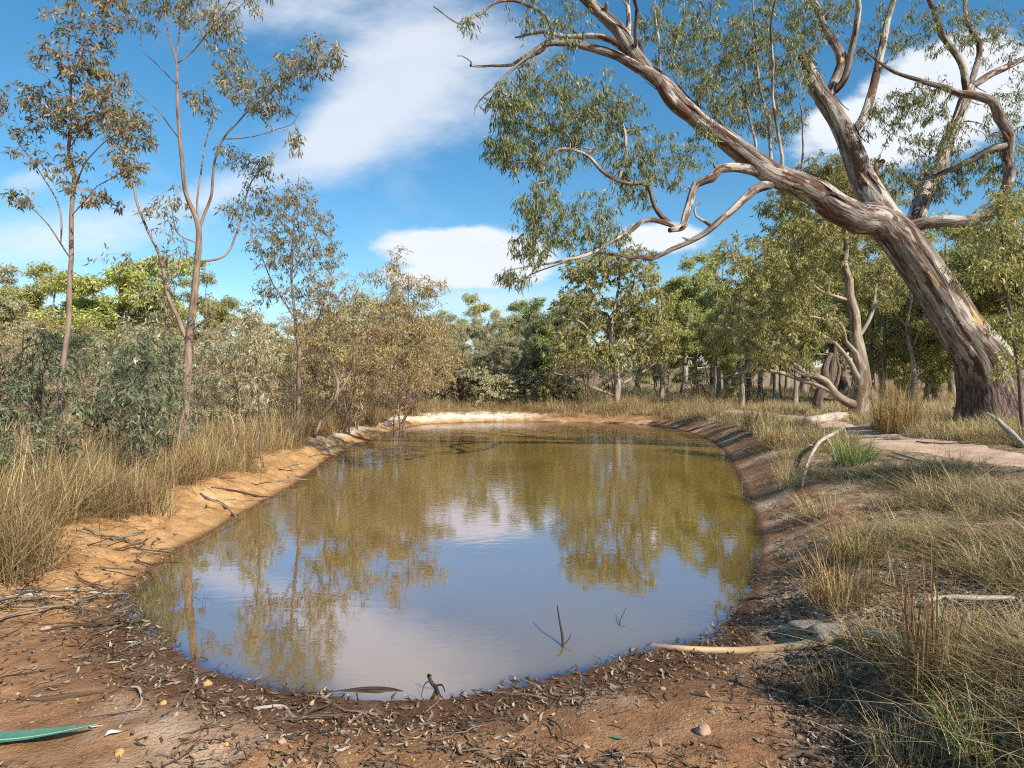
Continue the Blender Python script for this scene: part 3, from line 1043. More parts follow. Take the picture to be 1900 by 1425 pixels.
def bark_strips(tree, part_names, n, seed):
    """curls of shed bark still hanging on the wood, each its own part"""
    rng = np.random.default_rng(seed)
    for part in [c for c in tree.children if c.name.split('.')[0] in part_names][:3]:
        me = part.data
        nv = len(me.vertices)
        co = np.empty(nv * 3, np.float32)
        me.vertices.foreach_get('co', co)
        co = co.reshape(-1, 3)
        no = np.empty(nv * 3, np.float32)
        me.vertices.foreach_get('normal', no)
        no = no.reshape(-1, 3)
        ax = co[int(nv * .7)] - co[int(nv * .1)]
        ax /= np.linalg.norm(ax)
        for k in range(n):
            i = int(rng.integers(int(nv * .04), int(nv * .8)))
            if no[i] @ np.array([-.3, -.9, .2]) < 0 and rng.random() < .7:
                continue
            a = ax + rng.normal(0, .06, 3)
            a -= no[i] * (a @ no[i])
            a /= np.linalg.norm(a)
            sd = np.cross(a, no[i])
            L, W = rng.uniform(.25, .8), rng.uniform(.025, .07)
            t = np.linspace(-1, 1, 7)
            lift = .012 + rng.uniform(.02, .07) * np.maximum(0, t * rng.choice([-1, 1])) ** 2
            v = []
            for tt, lf in zip(t, lift):
                c = co[i] + a * tt * L / 2 + no[i] * lf
                w = W * (1 - .6 * abs(tt)) / 2
                v += [c - sd * w + no[i] * .012, c, c + sd * w + no[i] * .006]
            q = []
            for m in range(6):
                b = m * 3
                q += [(b, b + 3, b + 4, b + 1), (b + 1, b + 4, b + 5, b + 2)]
            me2 = mesh_from('bark_strip', np.array(v), q, None, BARK_ROUGH if rng.random() < .55 else WOOD_DEAD, True, vattrs={'bark': np.array(v) * 1.0})
            link('bark_strip', me2, tree)


bark_strips(gum, ('trunk', 'limb'), 34, 5)

# ---- the two tall saplings on the left bank
WIDTH_K[0] = 0.46
B1 = on_ground(100, 892)
D1 = float(B1[1])
print('left 1', B1)
traced_tree('young_gum', 'tall slender young gum at the left edge with bronze leaves', 'tree',
    ([(98, 905, 27), (112, 820, 24), (117, 700, 22), (125, 600, 20), (128, 500, 18), (133, 400, 16), (138, 330, 14), (132, 250, 12), (132, 170, 9), (128, 90, 7), (135, 10, 5), (142, -60, 3)], D1, D1 + .3),
    [([(122, 475, 7), (85, 410, 5), (52, 380, 4), (30, 368, 3)], D1, D1 - .6), ([(124, 440, 8), (110, 380, 6), (75, 315, 4), (30, 262, 3)], D1, D1 + .5),
     ([(138, 340, 7), (165, 290, 5), (215, 255, 4), (255, 240, 3)], D1, D1 - .5), ([(133, 260, 6), (175, 200, 5), (225, 160, 3)], D1, D1 + .6), ([(130, 190, 5), (90, 150, 4), (50, 120, 3)], D1, D1 + .4),
     ([(131, 130, 5), (165, 70, 4), (200, 20, 3), (220, -30, 3)], D1, D1 - .2), ([(126, 500, 4), (170, 530, 3), (200, 560, 2)], D1, D1 - .4), ([(134, 390, 5), (175, 350, 4), (205, 330, 3)], D1, D1 - .3)],
    [(160, 50, 70, 45, D1, .5, 60), (120, 120, 55, 40, D1, .5, 50), (190, 150, 65, 40, D1 + .2, .5, 70), (215, 205, 65, 40, D1, .5, 85), (240, 245, 50, 35, D1 - .2, .4, 60), (75, 190, 45, 40, D1 + .3, .5, 50), (150, 200, 50, 35, D1, .5, 55),
     (235, 300, 35, 25, D1 - .3, .3, 35), (120, 225, 40, 30, D1, .4, 40), (45, 240, 30, 30, D1 + .3, .4, 18), (38, 368, 22, 18, D1 - .5, .2, 16), (165, 360, 35, 20, D1 - .2, .3, 20), (195, 375, 25, 15, D1 - .2, .3, 10),
     (60, 290, 35, 25, D1 + .3, .3, 14), (150, -40, 80, 40, D1, .5, 60), (200, 10, 45, 30, D1, .4, 30), (130, 290, 30, 25, D1, .3, 18), (5, 190, 14, 20, D1 + .2, .2, 10), (120, 330, 35, 25, D1, .3, 14)],
    LEAF_BRONZE, BARK_YOUNG, 202, per=9, leaf=(0.085, 0.021), droop=0.7, spread=0.02, rt=0.0014, disp=0.05, trunk_sides=14, base=B1)

B2 = on_ground(332, 838)
D2 = float(B2[1])
print('left 2', B2)
traced_tree('young_gum', 'tallest forked gum on the left bank with pinkish trunk and grey-green leaves', 'tree',
    ([(328, 850, 40), (345, 745, 35), (352, 640, 32), (366, 520, 26), (371, 440, 23), (363, 405, 19), (345, 360, 17), (340, 300, 15), (335, 210, 13), (330, 150, 11), (325, 110, 9), (310, 60, 6), (303, 0, 5), (298, -60, 3)], D2, D2 - .2),
    [([(368, 430, 13), (388, 372, 11), (400, 300, 9), (420, 250, 8), (450, 215, 6), (490, 178, 5), (545, 140, 4), (600, 110, 3), (630, 92, 2)], D2, D2 - .8), ([(368, 420, 9), (371, 340, 7), (385, 250, 5), (400, 205, 3)], D2, D2 + .5),
     ([(368, 495, 11), (420, 475, 9), (440, 430, 8), (455, 362, 6), (480, 320, 5), (515, 285, 3)], D2, D2 + .8), ([(350, 640, 20), (330, 596, 17), (312, 556, 15), (302, 490, 13), (280, 440, 10), (256, 385, 9), (243, 340, 8), (212, 318, 4)], D2, D2 + .4),
     ([(328, 125, 7), (370, 82, 5), (402, 40, 4), (430, -5, 3)], D2, D2 - .5), ([(327, 118, 7), (334, 60, 5), (352, 8, 4), (362, -50, 3)], D2, D2 + .4), ([(333, 170, 5), (300, 130, 4), (260, 90, 3)], D2, D2 + .4),
     ([(340, 260, 5), (300, 215, 4), (255, 170, 3)], D2, D2 + .7), ([(412, 262, 5), (460, 255, 4), (530, 235, 3), (560, 205, 2)], D2 - .3, D2 - .7), ([(352, 610, 6), (390, 590, 5), (420, 560, 3)], D2, D2 - .5), ([(300, 490, 7), (270, 500, 5), (235, 480, 3)], D2 + .3, D2),
     ([(370, 450, 6), (330, 430, 5), (315, 370, 3)], D2, D2 - .6)],
    [(590, 105, 55, 30, D2 - .8, .5, 75), (530, 140, 50, 35, D2 - .7, .5, 60), (465, 165, 60, 40, D2 - .4, .6, 75), (430, 120, 45, 40, D2 - .3, .6, 45), (345, 15, 80, 35, D2, .8, 90), (260, 20, 55, 35, D2 + .3, .6, 50), (410, 50, 50, 35, D2 - .4, .6, 60),
     (500, 200, 50, 30, D2 - .5, .5, 45), (370, 190, 35, 30, D2, .5, 30), (545, 260, 22, 25, D2 - .6, .3, 18), (480, 300, 50, 30, D2 + .6, .5, 40), (430, 290, 35, 30, D2, .4, 18), (490, 370, 50, 45, D2 + .7, .5, 45), (440, 395, 45, 35, D2 + .4, .5, 30),
     (325, 380, 30, 40, D2 - .3, .4, 22), (235, 320, 45, 25, D2 + .3, .4, 24), (290, 400, 30, 30, D2 + .2, .4, 14), (400, 560, 40, 30, D2 - .3, .4, 16), (350, -50, 110, 40, D2, 1.0, 90), (460, -10, 45, 35, D2 - .4, .6, 30), (330, 470, 40, 40, D2 - .3, .4, 18),
     (210, 480, 40, 30, D2 + .2, .4, 10)],
    LEAF_BRONZE, BARK_YOUNG, 303, per=9, leaf=(0.11, 0.023), droop=0.9, spread=0.028, rt=0.0022, disp=0.05, trunk_sides=16, base=B2)


WIDTH_K[0] = 0.60


def stem_tree(name, label, trunk, clusters, leafmat, seed, D, bark=BARK_YOUNG, per=9, leaf=(0.11, 0.024), limbs=(), n=1, group=None, droop=0.8):
    b = on_ground(trunk[0][0], trunk[0][1])
    print(label, b)
    s = float(b[1]) if D is None else D
    if D is not None:
        b = np.array([(trunk[0][0] - CX) / F_PX * D, D, 0])
        b[2] = gz(b[0], b[1])
        py = CY + (CAM_H - b[2]) * F_PX / D
        trunk = [(trunk[0][0], py + 4, trunk[0][2])] + list(trunk[1:])
    return traced_tree(name, label, 'tree', (trunk, s, s), [(l, s, s + e) for l, e in limbs], [(a, b_, c, d, s + e, f, g) for a, b_, c, d, e, f, g in clusters],
                       leafmat, bark, seed, per=per, leaf=leaf, droop=droop, spread=0.035, rt=0.0026, disp=0.05, trunk_sides=10, base=b, group=group)


stem_tree('young_gum', 'slender dark-stemmed gum with rusty foliage beside the tallest left bank gum',
          [(552, 790, 15), (553, 700, 13), (553, 640, 11), (546, 580, 9), (540, 500, 7), (545, 430, 5), (550, 360, 4), (556, 325, 2)],
          [(545, 365, 45, 35, 0, .7, 60), (520, 420, 60, 45, 0, .9, 90), (585, 410, 45, 40, 0, .8, 65), (560, 470, 75, 45, 0, 1.0, 120), (500, 470, 45, 40, 0, .8, 60), (610, 470, 35, 35, 0, .7, 40), (540, 540, 70, 35, 0, .9, 60), (590, 560, 40, 40, 0, .7, 40), (490, 545, 30, 30, 0, .5, 20)],
          LEAF_BRONZE, 404, 15.5, leaf=(0.12, 0.026),
          limbs=[([(553, 640, 6), (590, 590, 5), (615, 520, 3)], .5), ([(548, 590, 6), (510, 530, 5), (480, 470, 3)], -.4), ([(541, 500, 5), (580, 450, 4), (600, 400, 2)], .4)])
stem_tree('young_gum', 'crooked sapling with a kinked bare stem at the orange bank',
          [(583, 812, 11), (598, 775, 10), (624, 730, 9), (618, 690, 8), (600, 650, 6), (612, 600, 5), (606, 550, 3)],
          [(600, 600, 50, 50, 0, .6, 60), (640, 560, 50, 50, 0, .6, 60), (600, 530, 45, 35, 0, .6, 45), (650, 640, 40, 40, 0, .5, 35)],
          LEAF_TAN, 405, None, limbs=[([(624, 735, 7), (650, 690, 5), (660, 620, 3)], .4)])
stem_tree('sapling', 'thin straight sapling standing alone where the grass meets the bank',
          [(488, 868, 8), (484, 820, 7), (481, 770, 6), (479, 720, 5), (474, 660, 3), (470, 600, 2)],
          [(475, 640, 35, 50, 0, .4, 40), (480, 720, 25, 30, 0, .3, 14), (465, 590, 30, 35, 0, .4, 28)], LEAF_GREY, 406, None, bark=BARK_ROUGH)
stem_tree('sapling', 'leaning sapling with arching stem behind the straight bank sapling',
          [(448, 800, 8), (458, 765, 8), (478, 735, 7), (480, 690, 5), (470, 640, 4), (476, 590, 2)],
          [(470, 610, 40, 45, 0, .5, 50), (500, 650, 35, 35, 0, .4, 35), (440, 650, 35, 35, 0, .4, 35)], LEAF_GREY, 407, None)
stem_tree('sapling', 'twisted second stem sapling just behind the tallest left bank gum',
          [(300, 835, 16), (312, 760, 15), (318, 690, 13), (308, 620, 11), (304, 560, 8), (312, 500, 5)],
          [(300, 560, 50, 50, 0, .5, 45), (330, 640, 45, 40, 0, .5, 40), (270, 620, 50, 45, 0, .5, 45), (310, 500, 40, 30, 0, .4, 30)], LEAF_GREY, 408, 11.8)
stem_tree('sapling', 'rough leaning grey stem rising from dry grass left of the bank',
          [(245, 905, 13), (258, 860, 12), (272, 800, 10), (262, 740, 8), (270, 680, 6), (262, 620, 3)],
          [(265, 650, 50, 50, 0, .4, 50), (230, 720, 45, 45, 0, .4, 45), (290, 740, 45, 45, 0, .4, 50), (265, 800, 40, 25, 0, .3, 30)], LEAF_SAGE, 409, None, bark=BARK_ROUGH, leaf=(0.10, 0.022))

# ---- multi-stemmed gum behind the path
stem_tree('gum_tree', 'pale multi-stemmed gum with sunlit limbs behind the footpath',
          [(1592, 775, 62), (1597, 720, 52), (1598, 680, 44), (1590, 620, 36), (1578, 560, 30), (1570, 510, 24), (1572, 450, 16), (1566, 390, 8)],
          [(1480, 440, 90, 45, -.5, 1.5, 120), (1560, 380, 80, 50, 0, 1.6, 120), (1450, 520, 90, 50, -1, 1.5, 130), (1550, 480, 70, 60, .6, 1.6, 110), (1640, 440, 70, 50, .5, 1.4, 110), (1640, 520, 60, 50, .6, 1.4, 80), (1400, 570, 80, 45, -1.5, 1.4, 110),
           (1490, 600, 70, 45, -.8, 1.3, 80), (1530, 325, 70, 40, 0, 1.3, 130), (1460, 380, 60, 40, 0, 1.3, 110), (1630, 370, 60, 45, .4, 1.3, 110), (1380, 480, 60, 50, -1.2, 1.2, 80), (1350, 620, 60, 40, -2, 1.2, 70), (1440, 660, 80, 35, -1.6, 1.2, 60), (1600, 330, 50, 35, .4, 1.0, 50)],
          LEAF_OLIVE, 501, None, bark=BARK_PALE, per=16, leaf=(0.17, 0.034),
          limbs=[([(1594, 765, 30), (1560, 735, 24), (1525, 702, 17), (1490, 690, 9), (1440, 668, 3)], -1.2), ([(1592, 712, 20), (1578, 676, 16), (1552, 640, 11), (1522, 622, 6), (1480, 600, 3)], -.6), ([(1600, 690, 18), (1574, 640, 12), (1558, 600, 12), (1530, 590, 8), (1480, 590, 5)], -1.0),
                 ([(1592, 630, 14), (1615, 580, 11), (1622, 540, 8), (1632, 515, 5)], .8), ([(1580, 560, 13), (1540, 545, 10), (1510, 530, 7), (1470, 470, 4)], -.7), ([(1572, 500, 9), (1540, 460, 7), (1480, 430, 5), (1440, 440, 3)], .8),
                 ([(1560, 735, 20), (1500, 705, 14), (1440, 690, 11), (1380, 690, 8), (1330, 705, 4)], -2.2), ([(1530, 700, 14), (1460, 665, 15), (1400, 640, 14), (1370, 615, 9), (1320, 600, 3)], -2.8)])
# ---- open gum on the far bank
stem_tree('gum_tree', 'spreading gum with fanned limbs on the far bank right of centre',
          [(1142, 752, 26), (1146, 715, 22), (1140, 670, 17), (1132, 630, 14), (1138, 580, 10), (1150, 530, 7), (1146, 480, 3)],
          [(1100, 500, 65, 35, 0, 2.0, 150), (1160, 490, 60, 35, 0, 2.0, 140), (1200, 560, 60, 45, 0, 2.0, 150), (1080, 560, 60, 45, 0, 2.0, 140), (1140, 590, 70, 45, .5, 2.0, 150), (1060, 640, 65, 40, -.5, 1.8, 130), (1210, 640, 60, 40, 0, 1.8, 120), (1140, 660, 60, 30, -1, 1.4, 70)],
          LEAF_OLIVE, 502, 28.5, bark=BARK_PALE, per=17, leaf=(0.22, 0.055),
          limbs=[([(1144, 720, 14), (1180, 660, 11), (1215, 610, 7), (1230, 560, 4)], .8), ([(1140, 690, 12), (1110, 640, 9), (1080, 600, 6), (1050, 590, 3)], -1), ([(1132, 635, 9), (1105, 560, 7), (1085, 520, 4)], .8), ([(1136, 600, 9), (1170, 540, 7), (1180, 500, 4)], -.6),
                 ([(1144, 735, 10), (1105, 720, 9), (1060, 700, 7), (1030, 690, 4), (1010, 682, 2)], -1.5), ([(1146, 715, 9), (1190, 690, 7), (1235, 660, 4)], 1)])


# ------------------------------------------------------------------ background trees: prototypes and copies
def proto_tree(name, seed, H, lean, n_limbs, crown_lo, crown_w, n_ends, per, leaf, leafmat, bark, tr=0.16, stems=1, droop=0.7, lobes=14, dense=0.5):
    rng = np.random.default_rng(seed)
    root = link(name, None)
    T = Tubes()
    nodes = []
    tops = []
    for s in range(stems):
        a = rng.uniform(0, 6.28)
        base = np.array([math.cos(a), math.sin(a), 0]) * (0.14 * H * 0.2 if stems > 1 else 0)
        lx, ly = rng.normal(0, lean, 2) + (np.array([math.cos(a), math.sin(a)]) * 0.12 if stems > 1 else 0)
        hs = H * (rng.uniform(0.7, 0.95) if stems > 1 else 0.9)
        tp = catmull([base + np.array([lx * t * hs + rng.normal(0, 0.02) * hs * (t > 0), ly * t * hs + rng.normal(0, 0.02) * hs * (t > 0), t * hs - (0.1 if t == 0 else 0)]) for t in (0, .2, .4, .6, .8, 1)], 22)
        r = np.linspace(1, 0.12, 22) * tr / math.sqrt(stems)
        r[:3] *= (1.35, 1.18, 1.06)
        T.add(tp, r, 9, 0.08, 3.0, seed + s)
        nodes.append(tp[5:])
        for k in range(n_limbs):
            t0 = crown_lo * 0.6 + (0.95 - crown_lo * 0.6) * (k + rng.random()) / n_limbs
            i = int(t0 * 21)
            az = rng.uniform(0, 6.28)
            el = rng.uniform(0.35, 1.0)
            L = crown_w * H * (1.15 - 0.55 * t0) * rng.uniform(0.6, 1.05)
            dv = np.array([math.cos(az) * math.cos(el), math.sin(az) * math.cos(el), math.sin(el)])
            side = rng.normal(0, 0.12, (4, 3)) * L
            lp = catmull([tp[i], tp[i] + dv * L * .33 + side[0], tp[i] + dv * L * .66 + side[1] + np.array([0, 0, .06 * L]), tp[i] + dv * L + side[2] + np.array([0, 0, .12 * L])], 10)
            T.add(lp, np.linspace(r[i] * 0.55, 0.012, 10), 6, 0.06, 3.0, seed + k * 3.1)
            nodes.append(lp[2:])
            tops.append(lp[-1])
            tops.append(lp[6])
        tops.append(tp[-1])
    link('trunk', T.mesh('trunk', bark), root)
    nodes = np.concatenate(nodes)
    ends = []
    tops = np.array(tops)
    for k in range(max(lobes, len(tops))):
        c = tops[k % len(tops)] + rng.normal(0, 0.05 * H, 3)
        n = max(3, int(n_ends / max(lobes, len(tops)) * rng.uniform(0.5, 1.5)))
        g = rng.normal(0, 1, (n, 3))
        g /= np.linalg.norm(g, axis=1, keepdims=True)
        g *= rng.random((n, 1)) ** dense
        rad = np.array([1, 1, 0.6]) * crown_w * H * rng.uniform(0.15, 0.36)
        e = c + g * rad
        e[:, 2] = np.maximum(e[:, 2], crown_lo * H * 0.5)
        ends.append(e)
    ends = np.concatenate(ends)
    curves, desc = grow_twigs(nodes, ends, rng)
    B = Tubes()
    r0 = 0.0048 * desc ** 0.42
    B.add_batch(curves, np.stack([r0, r0 * .8, r0 * .6, np.full(len(r0), .002)], 1), 3)
    tag(link('branchlets', B.mesh('branchlets', bark), root), kind='stuff')
    pos, d = spray_leaves(curves, per, rng, 0.012 * H, droop)
    link('crown', leaf_mesh('crown', pos, d, leaf[0] * rng.uniform(.6, 1.3, len(pos)), leaf[1] * rng.uniform(.6, 1.3, len(pos)), leafmat, rng), root)
    return root


PROTO = {
    'olive': proto_tree('gum_tree', 1, 8.0, .10, 9, .35, .30, 1050, 30, (.17, .045), LEAF_OLIVE, BARK_PALE, .20, lobes=34),
    'gum': proto_tree('gum_tree', 2, 8.0, .08, 8, .45, .26, 750, 28, (.17, .042), LEAF_OLIVE, BARK_PALE, .17, lobes=28),
    'bright': proto_tree('round_tree', 3, 7.0, .03, 12, .25, .40, 1600, 30, (.16, .05), LEAF_BRIGHT, BARK_ROUGH, .25, lobes=40, dense=.33),
    'grey': proto_tree('grey_gum', 4, 8.0, .08, 9, .30, .28, 950, 28, (.17, .045), LEAF_GREY, BARK_PALE, .17, lobes=32),
    'deep': proto_tree('dark_tree', 5, 7.0, .05, 12, .15, .30, 1300, 26, (.17, .042), LEAF_DEEP, BARK_ROUGH, .22, lobes=36, dense=.4),
    'slender': proto_tree('slender_gum', 6, 8.0, .05, 12, .30, .13, 330, 20, (.15, .036), LEAF_GREY, BARK_YOUNG, .085, lobes=12),
    'tan': proto_tree('bushy_gum', 7, 5.5, .06, 9, .12, .31, 580, 16, (.12, .028), LEAF_TAN, BARK_YOUNG, .055, stems=3, lobes=26),
    'sap_grey': proto_tree('grey_sapling', 8, 3.2, .08, 6, .15, .28, 170, 13, (.10, .022), LEAF_GREY, BARK_YOUNG, .05, stems=2, lobes=16),
    'sap_tan': proto_tree('tan_sapling', 9, 3.2, .08, 6, .15, .27, 170, 13, (.10, .022), LEAF_TAN, BARK_YOUNG, .05, stems=2, lobes=16),
    'sap_olive': proto_tree('leafy_sapling', 10, 2.6, .10, 6, .10, .30, 130, 10, (.10, .020), LEAF_SAGE, BARK_ROUGH, .04, stems=3, lobes=16),
    'slim_tan': proto_tree('slim_sapling', 31, 4.0, .05, 8, .35, .14, 130, 12, (.10, .022), LEAF_TAN, BARK_PALE, .035, stems=2, lobes=14),
    'sap_near': proto_tree('sparse_sapling', 21, 1.8, .12, 5, .10, .30, 110, 9, (.105, .026), LEAF_SAGE, BARK_ROUGH, .022, stems=2, lobes=14),
    'shrub': proto_tree('silver_shrub', 12, 1.6, .12, 5, .04, .42, 420, 15, (.09, .035), LEAF_GREY, BARK_YOUNG, .03, stems=4, lobes=18),
    'pine': proto_tree('dark_shrub', 13, 2.6, .03, 14, .04, .24, 500, 18, (.13, .028), LEAF_BRIGHT, BARK_ROUGH, .06, lobes=26, dense=.4),
}
PROTO_H = {'olive': 8.6, 'gum': 8.6, 'bright': 7.6, 'grey': 8.6, 'deep': 7.4, 'slender': 8.3, 'tan': 5.6, 'sap_grey': 3.2, 'sap_tan': 3.2, 'sap_olive': 2.6, 'shrub': 1.7, 'sap_near': 1.8, 'pine': 2.8}
_first = set()


def top_of(root):
    h = 0
    for c in root.children:
        if c.type == 'MESH':
            co = np.empty(len(c.data.vertices) * 3, np.float32)
            c.data.vertices.foreach_get('co', co)
            h = max(h, float(np.percentile(co.reshape(-1, 3)[:, 2], 99.7)))
    return h


for k in PROTO:
    PROTO_H[k] = top_of(PROTO[k])


def plant(kind, px, D, ytop, label, cat='tree', group=None, wide=1.0, rot=None):
    root = PROTO[kind] if kind not in _first else copy_tree(PROTO[kind])
    _first.add(kind)
    x = (px - CX) / F_PX * D
    z = gz(x, D)
    H = CAM_H + (CY - ytop) / F_PX * D - z
    s = H / PROTO_H[kind]
    root.location = (x, D, z - 0.03)
    root.scale = (s * wide, s * wide, s)
    root.rotation_euler = (0, 0, random.uniform(0, 6.28) if rot is None else rot)
    tag(root, label, cat, group)
    if not group and 'group' in root:
        del root['group']
    return root


# single trees that can be told apart
plant('bright', 228, 33, 484, 'bright green round-crowned tree rising behind the left thicket', wide=1.5)
plant('olive', 45, 36, 490, 'olive tree with flat top at the left edge beyond the thicket', wide=1.2)
plant('olive', 395, 40, 512, 'olive crown just right of the tallest left bank gum trunk', wide=1.0)
plant('deep', 1000, 34, 556, 'dark green dense tree at the far bank near centre', wide=1.1)
plant('pine', 1012, 29, 690, 'small bright green conical shrub below the dark dense tree', 'shrub', wide=1.1)
plant('gum', 880, 44, 548, 'airy green gum standing above the grey thicket at centre', wide=1.2)
plant('tan', 738, 22, 462, 'tall bushy golden tree at the end of the left bank', wide=1.0)
plant('tan', 640, 17.5, 505, 'bushy golden tree in front of the tallest golden one on the left bank', wide=1.0)
plant('olive', 1265, 37, 476, 'olive gum between the spreading far bank gum and the pale multi-stemmed gum', wide=1.0)
plant('bright', 1540, 40, 300, 'yellow-topped tall gum showing behind the great leaning trunk', wide=.6)
plant('gum', 1690, 25, 470, 'grey-trunked gum left of the great leaning trunk', wide=1.1)
for i, (px, D, yt, kd, w) in enumerate([(1225, 33, 500, 'gum', 1.0), (1325, 45, 470, 'gum', 1.1), (1410, 36, 500, 'gum', 1.0), (1375, 27, 560, 'olive', 1.0), (1475, 27, 520, 'gum', 1.0), (1640, 28, 480, 'olive', .9), (1715, 27, 540, 'olive', 1.0), (1770, 40, 440, 'gum', 1.1), (1095, 40, 540, 'grey', 1.2), (1040, 44, 560, 'olive', 1.1), (950, 50, 560, 'olive', 1.2), (820, 52, 585, 'olive', 1.2), (1860, 25, 440, 'gum', 1.0)]):
    plant(kd, px, D, yt, {'gum': 'thin-crowned gum in the woodland behind the right bank', 'olive': 'olive gum tree in the woodland behind the right bank', 'grey': 'grey-green tree deep in the woodland behind the right bank'}[kd], group='trees of the woodland behind the right bank', wide=w)
# groups that nothing tells apart
G_OL = ('olive gum tree in the woodland behind the right bank', 'trees of the woodland behind the right bank')
for px, D, yt, kd, w in [(1330, 33, 520, 'gum', 1.0), (1385, 38, 470, 'olive', 1.0), (1440, 30, 440, 'gum', .9), (1490, 44, 420, 'olive', 1.0), (1290, 44, 540, 'olive', 1.2), (1620, 33, 430, 'olive', 1.1),
                         (1745, 32, 480, 'bright', 1.0), (1790, 27, 400, 'olive', 1.1), (1850, 36, 380, 'gum', 1.1), (1905, 26, 360, 'olive', 1.1), (1960, 22, 330, 'olive', 1.1), (1185, 42, 540, 'grey', 1.1),
                         (1570, 50, 480, 'bright', 1.2), (1680, 45, 500, 'deep', 1.2), (1230, 55, 590, 'olive', 1.3), (1350, 58, 560, 'olive', 1.3), (1460, 60, 560, 'grey', 1.3), (1820, 50, 520, 'deep', 1.3), (1900, 48, 520, 'bright', 1.2)]:
    plant(kd, px, D, yt, {'deep': 'dark green tree in the woodland behind the right bank', 'bright': 'yellow-green tree in the woodland behind the right bank', 'grey': 'grey-green tree deep in the woodland behind the right bank',
                          'gum': 'thin-crowned gum in the woodland behind the right bank'}.get(kd, G_OL[0]), group=G_OL[1], wide=w)
for px, D, yt in [(-70, 30, 470), (-20, 44, 510), (110, 44, 510), (320, 42, 540), (460, 46, 590), (520, 50, 600), (600, 52, 590), (160, 48, 540), (700, 56, 600), (-160, 34, 480)]:
    plant('grey', px, D, yt, 'grey-green gum standing beyond the left thicket', group='gums beyond the left thicket', wide=1.15)
for i in range(40):
    px = 770 + 300 * (i + random.random()) / 40
    D = random.uniform(31, 48)
    plant('slender', px, D, random.uniform(575, 640), 'slender straight gum in the grey thicket behind the far bank', group='slender gums of the far thicket', wide=random.uniform(.9, 1.5))
for i in range(16):
    px = 1080 + 700 * (i + random.random()) / 16
    plant('slender', px, random.uniform(34, 60), random.uniform(520, 620), 'thin gum stem among the trees behind the right bank', group='thin stems behind the right bank', wide=random.uniform(.8, 1.4))
for px, D, yt in [(640, 21, 530), (700, 25, 500), (775, 26, 560), (800, 29, 600), (600, 22, 560), (655, 19, 560), (760, 28, 520), (560, 25, 560)]:
    plant('tan', px, D, yt, 'golden bushy gum in the row along the left bank', group='golden bushy gums on the left bank', wide=random.uniform(.9, 1.2))
for i in range(14):
    px = 790 + 290 * (i + random.random()) / 14
    plant('shrub', px, random.uniform(29, 33), random.uniform(675, 715), 'silver-green shrub low on the far bank', 'shrub', 'silver shrubs on the far bank', wide=random.uniform(1, 1.6))
for i in range(10):
    px = 1080 + 330 * (i + random.random()) / 10
    plant('sap_olive', px, random.uniform(31, 40), random.uniform(650, 700), 'low leafy sapling on the flat behind the right far bank', 'sapling', 'saplings behind the right far bank', wide=random.uniform(1, 1.6))


def thicket(n, px0, px1, d0, d1, y0, y1, kinds, labels, group):
    k = 0
    while k < n:
        px = random.uniform(px0, px1)
        D = math.exp(random.uniform(math.log(d0), math.log(d1)))
        x = (px - CX) / F_PX * D
        if shore_dist([x], [D])[0] < 1.4:
            continue
        i = random.randrange(len(kinds))
        plant(kinds[i], px, D, random.uniform(y0, y1), labels[i], 'sapling', group, wide=random.uniform(.85, 1.25))
        k += 1


thicket(64, -140, 640, 14, 30, 575, 665, ['sap_grey', 'sap_tan', 'slim_tan'],
        ['pale grey-green sapling in the thicket behind the left bank', 'straw coloured sapling in the thicket behind the left bank', 'slim bare-stemmed straw sapling in the thicket behind the left bank'], 'thicket saplings behind the left bank')
thicket(14, -60, 520, 8.5, 14, 600, 710, ['sap_olive', 'sap_grey'],
        ['leafy olive sapling growing in the tall left bank grass', 'grey-leaved sapling growing in the tall left bank grass'], 'saplings in the tall left bank grass')
thicket(9, -150, 340, 5.6, 8.5, 620, 740, ['sap_near', 'sap_near'],
        ['low leafy sapling near the slender left edge gum', 'low leafy sapling near the slender left edge gum'], 'low saplings by the left edge gum')
for i in range(30):
    px = 770 + 330 * (i + random.random()) / 30
    kd = random.choice(['sap_tan', 'sap_grey'])
    plant(kd, px, random.uniform(31, 42), random.uniform(635, 695), {'sap_tan': 'straw coloured sapling in the thicket behind the far bank', 'sap_grey': 'grey-green sapling in the thicket behind the far bank'}[kd], 'sapling', 'thicket saplings behind the far bank', wide=random.uniform(.9, 1.4))
for i in range(22):
    px = -100 + 2100 * (i + random.random()) / 22
    plant('grey', px, random.uniform(62, 95), random.uniform(585, 630), 'distant grey-green tree closing the view behind the woodland', group='distant trees closing the view', wide=random.uniform(1.2, 1.7))
# dark stems with green leaves right of the great gum
stem_tree('sapling', 'dark thin-stemmed sapling beside the great leaning trunk at the right edge', [(1898, 800, 14), (1890, 700, 12), (1880, 600, 11), (1862, 520, 10), (1858, 440, 7), (1850, 380, 4)],
          [(1850, 420, 60, 50, 0, .7, 90), (1880, 500, 60, 50, 0, .7, 90), (1820, 500, 50, 45, 0, .6, 60), (1890, 600, 50, 45, 0, .6, 60), (1880, 370, 50, 40, 0, .6, 55), (1880, 680, 45, 40, 0, .5, 40), (1940, 560, 50, 90, 0, .6, 70)],
          LEAF_OLIVE, 601, 10.6, bark=BARK_ROUGH, per=12, leaf=(.10, .02), limbs=[([(1885, 640, 8), (1905, 560, 6), (1900, 480, 4)], .4), ([(1868, 540, 6), (1835, 480, 4), (1815, 430, 3)], .5)])


